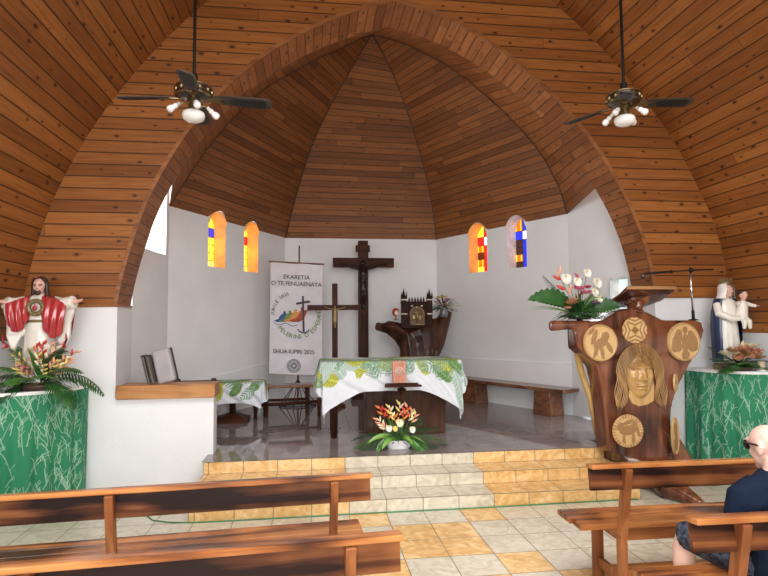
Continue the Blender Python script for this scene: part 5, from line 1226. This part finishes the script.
def hand(b, w, d, up, s, side=1, curl=.25):
    """hand with palm, four fingers and thumb. w wrist, d pointing direction, up = back of the hand"""
    w, d, up = V(w), V(d).normalized(), V(up).normalized(); sd = d.cross(up).normalized() * side; up = sd.cross(d).normalized() * side
    b.tube([w - d * .02 * s, w + d * .25 * s, w + d * .48 * s], [.15 * s, .21 * s, .21 * s], 10, flat=.55) if False else b.loft([[w + d * f * s + (sd * math.cos(a) * wd + up * math.sin(a) * th) * s for a in np.linspace(0, 2 * PI, 13)[:-1]] for f, wd, th in ((-.05, .13, .10), (.12, .17, .10), (.35, .22, .09), (.50, .20, .075))])
    for k, (o, l) in enumerate(((-.16, .40), (-.055, .47), (.05, .45), (.15, .36))):
        p = w + (d * .46 + sd * o) * s; q = [p]; dd = (d + sd * o * .35).normalized()
        for j in range(3): dd = (dd - up * curl * (1 + .1 * k)).normalized(); p = p + dd * l * s / 3 * (1.1 - .1 * j); q.append(p)
        b.tube(q, [.055 * s, .053 * s, .046 * s, .034 * s], 8)
    p = w + (d * .10 - sd * .15) * s; dd = (d * .7 - sd * .8 - up * .1).normalized(); q = [p]
    for j in range(3): p = p + dd * .15 * s; dd = (dd + d * .35 - up * curl * .4).normalized(); q.append(p)
    b.tube(q, [.075 * s, .065 * s, .058 * s, .04 * s], 8)
# --- Sacred Heart statue, arms open
sx, sy, z0 = -2.555, 5.68, 1.10
t = thing('statue', (sx, sy, z0), 'painted statue of a bearded man in red mantle and white robe, arms spread', 'statue')
def folded(b, c, prof, nf, amp, n=48, sxy=(1, .75), seed=0):
    rings = []
    for r, z in prof:
        row = []
        for k in range(n):
            a = 2 * PI * k / n; m_ = 1 + amp * (1 - (z - prof[0][1]) / (prof[-1][1] - prof[0][1])) * math.sin(nf * a + seed + 1.3 * math.sin(2 * a))
            row.append((c[0] + r * m_ * math.cos(a) * sxy[0], c[1] + r * m_ * math.sin(a) * sxy[1], z))
        rings.append(row)
    b.loft(rings)
b = B(); b.lathe([(.20, 0), (.20, .05), (.17, .07)], (sx, sy, z0), 24, sy=.8); obj('plinth', b, M['goldp'], t, smooth=True, angle=40)
AR_ = {1: .335, -1: .27}
b = B()
folded(b, (sx, sy), [(.155, z0 + .06), (.15, z0 + .2), (.135, z0 + .4), (.12, z0 + .55), (.108, z0 + .63)], 13, .06)
b.loft([[(sx + rx * math.cos(a), sy + ry * math.sin(a), z0 + z) for a in np.linspace(0, 2 * PI, 25)[:-1]] for rx, ry, z in ((.108, .08, .62), (.115, .085, .70), (.135, .085, .80), (.14, .075, .84), (.09, .06, .875), (.045, .045, .89))])
for sg in (-1, 1):
    b.tube([(sx + sg * .12, sy, z0 + .825), (sx + sg * .20, sy - .03, z0 + .80), (sx + sg * .25, sy - .06, z0 + .80), (sx + sg * AR_[sg], sy - .085, z0 + .815)], [.055, .06, .062, .062], 14)
    # wide hanging sleeve
    b.prism([(sx + sg * x * (1 if sg > 0 else .85), sy - .02 - .06 * x / .3, z0 + z) for x, z in ((.10, .80), (.335, .80), (.33, .72), (.30, .62), (.30, .50), (.26, .40), (.24, .33), (.20, .42), (.14, .55))], (0, .05, 0))
b = remesh(b, .009, 2); obj('robe', b, M['robe'], t, smooth=True)
b = B(); hp = head(b, (sx + .005, sy - .035, z0 + .965), .162, .12, .10)
b.tube([(sx, sy, z0 + .86), (sx, sy - .01, z0 + .92)], [.045, .042], 12)
b = remesh(b, .0055, 2); obj('head', b, M['skin'], t, smooth=True)
for sg in (-1, 1):
    b = B(); b.tube([(sx + sg * (AR_[sg] - .025), sy - .075, z0 + .815), (sx + sg * (AR_[sg] + .025), sy - .095, z0 + .82)], [.028, .022], 10); hand(b, (sx + sg * (AR_[sg] + .015), sy - .09, z0 + .82), (sg * 1, -.35 if sg > 0 else -1.6, .15), (0, .7, -.6), .10, sg, .12); b = remesh(b, .0055, 2); obj('hand', b, M['skin'], t, smooth=True)
b = B(); c_ = (sx + .005, sy - .02, z0 + .985)
b.ell((c_[0], c_[1] + .026, c_[2] + .012), (.058, .065, .070))
for sg in (-1, 1): b.tube([(c_[0] + sg * .036, c_[1] - .038, c_[2] + .055), (c_[0] + sg * .056, c_[1] - .005, c_[2] + .01), (c_[0] + sg * .060, c_[1] + .005, c_[2] - .08), (c_[0] + sg * .072, c_[1] + .005, c_[2] - .145)], [.016, .022, .024, .014], 8)
b.ell((sx + .012, sy - .082, z0 + .902), (.026, .023, .024)); b.tube([(sx - .018, sy - .09, z0 + .905), (sx - .010, sy - .102, z0 + .93), (sx + .013, sy - .109, z0 + .937), (sx + .036, sy - .099, z0 + .93), (sx + .044, sy - .086, z0 + .905)], .0045, 6)
b = remesh(b, .007, 2); obj('hair', b, M['hair'], t, smooth=True)
b = B()
for sg in (-1, 1):
    P = []
    for i in range(17):
        u = i / 16; row = []
        for j in range(15):
            v = j / 14; x = lerp(.055, .285 if sg > 0 else .25, u); top = .868 - .05 * u - .02 * u * u; ln = (.36 - .10 * (2 * u - 1) ** 2) if sg > 0 else (.30 - .10 * (2 * u - 1) ** 2)
            fold = .014 * math.sin(u * 20 + v * 2)
            row.append((sx + sg * (x - .03 * v * u), sy - .095 - .03 * u - .02 * math.sin(v * PI) + fold * (.3 + v), z0 + top - ln * v * (1 if v > .1 else 1)))
        row = [(p[0], sy + .06 - .0 * u, z0 + .83 - .05 * u)] + [(sx + sg * x, sy - .03 - .03 * u, z0 + .885 - .045 * u)] + row if False else row
        P.append(row)
    b.grid(P); b.grid([[(p[0], p[1] + .008, p[2]) for p in r_] for r_ in P])
    b.grid([[P[i][0], (P[i][0][0], sy - .03, P[i][0][2] + .022), (P[i][0][0], sy + .09, P[i][0][2] - .03), (sx + sg * lerp(.03, .24, i / 16), sy + .12, z0 + .5)] for i in range(17)])
    b.prism([(sx + sg * x, sy - .075, z0 + z) for x, z in ((.215, .40), (.285, .47), (.27, .52), (.27, .42), (.275, .38))], (0, -.02, 0))
obj('mantle', b, M['redm'], t, smooth=True, recalc=False)
b = B(); b.lathe([(.112, .625), (.118, .635), (.112, .65)], (sx, sy, z0), 28, sy=.78); obj('belt', b, M['goldp'], t, smooth=True)
b = B(); b.tube([(sx + .005 + .062 * math.cos(a), sy - .098, z0 + .765 + .062 * math.sin(a)) for a in np.linspace(0, 2 * PI, 25)], .022, 8)
for k in range(12): b.ell((sx + .005 + .07 * math.cos(k * PI / 6), sy - .108, z0 + .765 + .07 * math.sin(k * PI / 6)), .014, None, 8, 6)
hb = obj('heart_wreath', b, M['goldp'], t, smooth=True)
b = B(); b.ell((sx + .005, sy - .115, z0 + .758), (.022, .015, .026)); b.tube([(sx + .005, sy - .115, z0 + .775), (sx + .005, sy - .115, z0 + .80)], [.008, .003], 6); obj('heart', b, M['redm'], t, smooth=True)
M['dark_eye'] = pm('painted dark eye', (.03, .02, .015), .3)
b = B()
for sg in (-1, 1): p = hp(sg * .13, -.365, .055); b.ell(p, (.009, .006, .005), None, 8, 6); q = hp(sg * .14, -.38, .125); b.tube([hp(sg * .06, -.39, .12), hp(sg * .15, -.385, .14), hp(sg * .23, -.34, .11)], .0035, 5)
obj('eyes', b, M['dark_eye'], t, smooth=True)
# --- Madonna with child
sx, sy, z0 = 4.635, 5.72, 1.15
t = thing('statue', (sx, sy, z0), 'painted Madonna statue in dark blue mantle and white robe holding a child', 'statue')
b = B(); b.lathe([(.17, 0), (.17, .05), (.14, .07)], (sx, sy, z0), 24, sy=.8); obj('plinth', b, M['goldp'], t, smooth=True, angle=40)
b = B(); folded(b, (sx, sy), [(.135, z0 + .06), (.13, z0 + .2), (.12, z0 + .4), (.115, z0 + .5), (.11, z0 + .56)], 14, .09)
b.loft([[(sx + rx * math.cos(a), sy + ry * math.sin(a), z0 + z) for a in np.linspace(0, 2 * PI, 25)[:-1]] for rx, ry, z in ((.115, .08, .55), (.115, .085, .64), (.12, .08, .72), (.11, .065, .76), (.05, .045, .79))])
b.tube([(sx - .11, sy, z0 + .73), (sx - .135, sy - .05, z0 + .62), (sx - .04, sy - .12, z0 + .56), (sx + .05, sy - .13, z0 + .565)], [.045, .045, .04, .032], 10); b.tube([(sx + .11, sy, z0 + .73), (sx + .15, sy - .05, z0 + .60), (sx + .10, sy - .13, z0 + .575)], [.045, .045, .035], 10)
b = remesh(b, .008, 2); obj('robe', b, M['robe'], t, smooth=True)
b = B(); hp = head(b, (sx - .005, sy - .03, z0 + .875), .155, .25, .06); b.tube([(sx, sy, z0 + .77), (sx, sy - .01, z0 + .83)], .035, 10); b = remesh(b, .0055, 2); obj('head', b, M['skin'], t, smooth=True); b = B(); hand(b, (sx + .035, sy - .13, z0 + .565), (1, -.1, .2), (0, -1, .3), .085, -1, .3); b = remesh(b, .0055, 1); obj('hand', b, M['skin'], t, smooth=True)
b = B()
for sg in (-1, 1): b.ell(hp(sg * .13, -.365, .055), (.007, .005, .004), None, 8, 6)
obj('eyes', b, M['dark_eye'], t, smooth=True)
b = B(); P = []
for i in range(25):
    a = lerp(-1.0, PI + 1.0, i / 24)
    P.append([(sx - .005 + rx * math.cos(a), sy + .0 + ry * math.sin(a) + o, z0 + z) for rx, ry, o, z in ((.02, .02, 0, .972), (.068, .075, -.01, .95), (.085, .085, -.015, .89), (.09, .08, -.01, .83), (.105, .085, 0, .79))])
b.grid(P); obj('veil', b, M['lining'], t, smooth=True, recalc=False)
b = B(); P = []
for i in range(33):
    a = lerp(-.55, PI + .75, i / 32); w_ = 1 + .04 * math.sin(a * 14)
    P.append([(sx + rx * w_ * math.cos(a), sy + .01 + ry * w_ * math.sin(a), z0 + z) for rx, ry, z in ((.085, .085, .82), (.125, .10, .765), (.16, .11, .64), (.17, .13, .48), (.165, .13, .30), (.16, .12, .08))])
b.grid(P); obj('mantle', b, M['navy'], t, smooth=True, recalc=False)
b = B(); b.lathe([(.055, .945), (.06, .96), (.055, .975), (.062, .985)], (sx - .005, sy - .01, z0), 20)
for k in range(10):
    a = 2 * PI * k / 10; b.lathe([(.016, 0), (.010, .03), (.001, .05)], (sx - .005 + .058 * math.cos(a), sy - .01 + .058 * math.sin(a), z0 + .975), 6)
obj('crown', b, M['goldp'], t, smooth=True, angle=40)
b = B(); c_ = (sx + .105, sy - .12, z0 + .80)
b.tube([(c_[0], c_[1], z0 + .76), (c_[0], c_[1] + .005, z0 + .70), (c_[0] - .01, c_[1] + .01, z0 + .60), (c_[0] - .01, c_[1] + .01, z0 + .54)], [.035, .055, .062, .05], 12)
for (dx_, m_) in ((-.03, -.03), (.03, -.05)): b.tube([(c_[0] + dx_ * .5, c_[1], z0 + .57), (c_[0] + dx_, c_[1] - .05, z0 + .53), (c_[0] + dx_ * 1.2, c_[1] - .05, z0 + .45)], [.035, .03, .018], 8)
b.tube([(c_[0] + .04, c_[1], z0 + .73), (c_[0] + .09, c_[1] - .02, z0 + .71), (c_[0] + .13, c_[1] - .04, z0 + .70)], [.025, .022, .018], 8); b.tube([(c_[0] - .04, c_[1], z0 + .73), (c_[0] - .09, c_[1] - .03, z0 + .735)], [.025, .02], 8)
b = remesh(b, .007, 2); ch = obj('child', b, M['robe'], t, smooth=True)
b = B(); hp2 = head(b, (c_[0] + .005, c_[1] - .005, z0 + .82), .115, .1, 0); hand(b, (c_[0] + .125, c_[1] - .04, z0 + .70), (1, -.2, .1), (0, 0, 1), .06, 1, .15); hand(b, (c_[0] - .085, c_[1] - .03, z0 + .735), (-1, -.2, .3), (0, 0, 1), .06, -1, .15); b = remesh(b, .005, 2); obj('child_head', b, M['skin'], ch, smooth=True)
b = B(); b.ell((c_[0] + .005, c_[1] + .012, z0 + .848), (.046, .050, .042)); obj('child_hair', b, M['hair'], ch, smooth=True)
# ================================================================== SEATED MAN
M['mskin'] = pm('pink skin', (.66, .43, .36), .5, var=.05, scale=12); M['navyt'] = pm('navy cotton shirt', (.007, .013, .030), .9, var=.1, scale=20, spec=.1); M['shorts'] = pm('faded grey blue shorts', (.055, .066, .092), .9, var=.45, scale=45, spec=.1); M['stubble'] = pm('cropped white stubble', (.62, .52, .48), .7, var=.08, scale=60); M['glass_b'] = pm('black sunglasses', (.008, .008, .01), .2); M['shoe'] = pm('dark shoes', (.03, .03, .035), .6)
ang = math.radians(8); mo = V((2.265, 2.47, 0))           # hips on the near pew, turned a little to the left
RZ = Mx.Rotation(ang, 3, 'Z')
def MP(x, y, z): return mo + RZ @ V((x, y, z if z < .544 else .544 + (z - .544) * .925))        # local: +Y forward, +X right
t = thing('person', (mo.x, mo.y, 0), 'seated bald man in navy t-shirt and sunglasses on the near right pew', 'person')
SZ = .444
b = B()
def mt(p, r, n=14, fl_=1.0): b.tube([MP(*q) for q in p], r, n, flat=fl_)
def ring(z, y, rx, ry, n=24): return [MP(rx * math.cos(a), y + ry * math.sin(a), z) for a in np.linspace(0, 2 * PI, n + 1)[:-1]]
# torso and neck
b.loft([ring(SZ + .02, .02, .17, .12), ring(SZ + .12, .0, .18, .125), ring(SZ + .25, -.015, .17, .11), ring(SZ + .38, -.01, .185, .115), ring(SZ + .47, .0, .19, .11), ring(SZ + .52, .01, .15, .085), ring(SZ + .555, .015, .075, .07), ring(SZ + .62, .035, .058, .06)])
for sg in (-1, 1):
    mt([(sg * .09, .03, SZ + .075), (sg * .13, .24, SZ + .085), (sg * .16, .44, SZ + .075)], [.098, .085, .062])
    mt([(sg * .16, .44, SZ + .07), (sg * .165, .47, SZ + .0), (sg * .165, .46, SZ - .15), (sg * .16, .43, SZ - .36)], [.062, .058, .058, .036])
    mt([(sg * .16, .42, .07), (sg * .165, .50, .05), (sg * .17, .60, .03)], [.045, .042, .028], 10)
    mt([(sg * .155, .01, SZ + .47), (sg * .215, .02, SZ + .40), (sg * .245, .02, SZ + .22), (sg * .235, .05, SZ + .17)], [.065, .06, .046, .042])
    mt([(sg * .235, .05, SZ + .18), (sg * .19, .17, SZ + .155), (sg * .12, .27, SZ + .175)], [.043, .038, .027])
    hand(b, MP(sg * .125, .26, SZ + .175), RZ @ V((-sg * .35, .9, -.05)), RZ @ V((0, 0.1, 1)), .165, sg, .2)
# head
hc = MP(0, .07, SZ + .665); hs = .232
hp = None
b2 = B(); hr = ang + PI
hp = head(b, hc, hs, hr - math.radians(2), .22)
b.ell(hp(0, -.12, -.20), (.262 * hs, .26 * hs, .22 * hs)); b.ell(hp(0, -.30, -.36), (.12 * hs, .09 * hs, .09 * hs)); b.tube([hp(-.24, -.30, .20), hp(0, -.40, .20), hp(.24, -.30, .20)], .035 * hs, 8)
for sg in (-1, 1): b.ell(hp(sg * .345, .07, -.02), (.035 * hs, .10 * hs, .15 * hs))
b = remesh(b, .0085, 3)
body = obj('body', b, M['mskin'], t, smooth=True)
# clothing
b = B()
b.loft([ring(SZ + .0, .015, .186, .138), ring(SZ + .12, -.005, .197, .143), ring(SZ + .25, -.02, .188, .128), ring(SZ + .38, -.012, .202, .132), ring(SZ + .47, .0, .203, .124), ring(SZ + .525, .01, .160, .098), ring(SZ + .56, .012, .092, .084)])
for sg in (-1, 1): mt([(sg * .13, .01, SZ + .47), (sg * .215, .02, SZ + .425), (sg * .255, .02, SZ + .30), (sg * .262, .025, SZ + .235)], [.088, .088, .074, .074])
b = remesh(b, .012, 4)
for v in b.bm.verts:
    q = RZ.transposed() @ (V(v.co) - mo); w_ = .006 * math.sin(q.z * 42 + q.x * 25) * math.sin(q.x * 18 - q.z * 16); v.co += V((w_ * .5, w_, 0))
obj('shirt', b, M['navyt'], t, smooth=True)
b = B()
b.loft([ring(SZ + .008, .03, .185, .145), ring(SZ + .06, .02, .19, .14), ring(SZ + .12, .0, .19, .135)])
for sg in (-1, 1): mt([(sg * .09, .03, SZ + .085), (sg * .13, .24, SZ + .095), (sg * .158, .42, SZ + .085), (sg * .160, .45, SZ + .07)], [.108, .10, .082, .080])
b = remesh(b, .012, 3)
for v in b.bm.verts: v.co.z += .005 * math.sin(v.co.x * 60 + v.co.y * 35)
obj('shorts', b, M['shorts'], t, smooth=True)
for sg in (-1, 1):
    b = B(); mt([(sg * .16, .40, .05), (sg * .165, .52, .045), (sg * .17, .64, .035)], [.05, .052, .038], 12)
    obj('shoe', b, M['shoe'], t, smooth=True)
# sunglasses: lenses and temples
b = B()
for sg in (-1, 1):
    b.prism([hp(sg * (.16 + .13 * math.cos(a)), -.375 + .06 * abs(math.cos(a)), .07 + .10 * math.sin(a)) for a in np.linspace(0, 2 * PI, 17)[:-1]], (RZ @ V((0, .008, 0))))
    b.tube([hp(sg * .28, -.32, .12), hp(sg * .345, -.15, .10), hp(sg * .36, .08, .06), hp(sg * .35, .14, -.02)], .0045, 6)
b.tube([hp(-.06, -.41, .12), hp(.06, -.41, .12)], .004, 6)
obj('sunglasses', b, M['glass_b'], t, smooth=False)
# ------------------------------------------------------------------ camera, light
sc = bpy.context.scene
F = 557.0
dy = V((311 - 384, -(323 - 288), F)).normalized(); dx = V((4640 - 384, -(290 - 288), F)); dx = (dx - dy * dx.dot(dy)).normalized(); dzv = dx.cross(dy)
if dzv[1] < 0: dzv = -dzv
cam = bpy.data.objects.new('camera', bpy.data.cameras.new('camera')); COL.objects.link(cam)
right = V((dx[0], dy[0], dzv[0])); up = V((dx[1], dy[1], dzv[1])); fw = V((dx[2], dy[2], dzv[2]))
mw = Mx.Identity(4)
for i in range(3): mw[i][0] = right[i]; mw[i][1] = up[i]; mw[i][2] = -fw[i]
mw.translation = V((0, 0, 1.7)); cam.matrix_world = mw
cam.data.sensor_width = 36; cam.data.lens = F / 768 * 36; cam.data.clip_start = .05
sc.camera = cam
w = bpy.data.worlds.new('sky'); sc.world = w; w.use_nodes = True
bg = w.node_tree.nodes['Background']; bg.inputs[0].default_value = (.90, .96, 1, 1); bg.inputs[1].default_value = 2.0
def area(name, loc, tgt, sx, sy, e, c=(1, 1, 1), spread=180):
    l = bpy.data.lights.new(name, 'AREA'); l.shape = 'RECTANGLE'; l.size = sx; l.size_y = sy; l.energy = e; l.color = c; l.spread = math.radians(spread)
    o = bpy.data.objects.new(name, l); COL.objects.link(o); o.location = loc
    o.rotation_euler = (V(tgt) - V(loc)).to_track_quat('-Z', 'Y').to_euler(); return o
area('rear_nave_fill', (.6, -3.3, 2.2), (1.0, 5, .6), 4.6, 2.6, 250, (1, .99, .97), 130)  # assumed frontal light: unseen lamp added behind the camera, back wall has no door
area('nave_overhead_fill', (.95, 1.6, 4.4), (.95, 2.9, 0), 4.5, 3.0, 260, (1, .985, .96), 150)  # unseen fill lamp added overhead to brighten floor and treads
area('left_nave_fill', (-2.7, .8, 2.0), (3, 4.2, .6), 4.5, .9, 130, (.90, .96, 1))  # unseen area lamp added at the left side; the nave wall has no window
area('right_nave_fill', (4.7, .0, 2.0), (-1, 3.0, .4), 4.5, .9, 35, (1, .98, .95))  # weaker unseen fill added from the right, no window behind it
area('left_window_daylight', (-3.0, 7.0, 2.2), (3.2, 8.4, 4.4), 1.4, 1.2, 330, (1, .98, .95))
area('side_door_daylight', (3.70, 6.75, 1.4), (0, 7.4, .5), .4, 1.6, 18, (.92, .97, 1))
sc.view_settings.view_transform = 'Standard'; sc.view_settings.look = 'None'; sc.view_settings.exposure = -.12
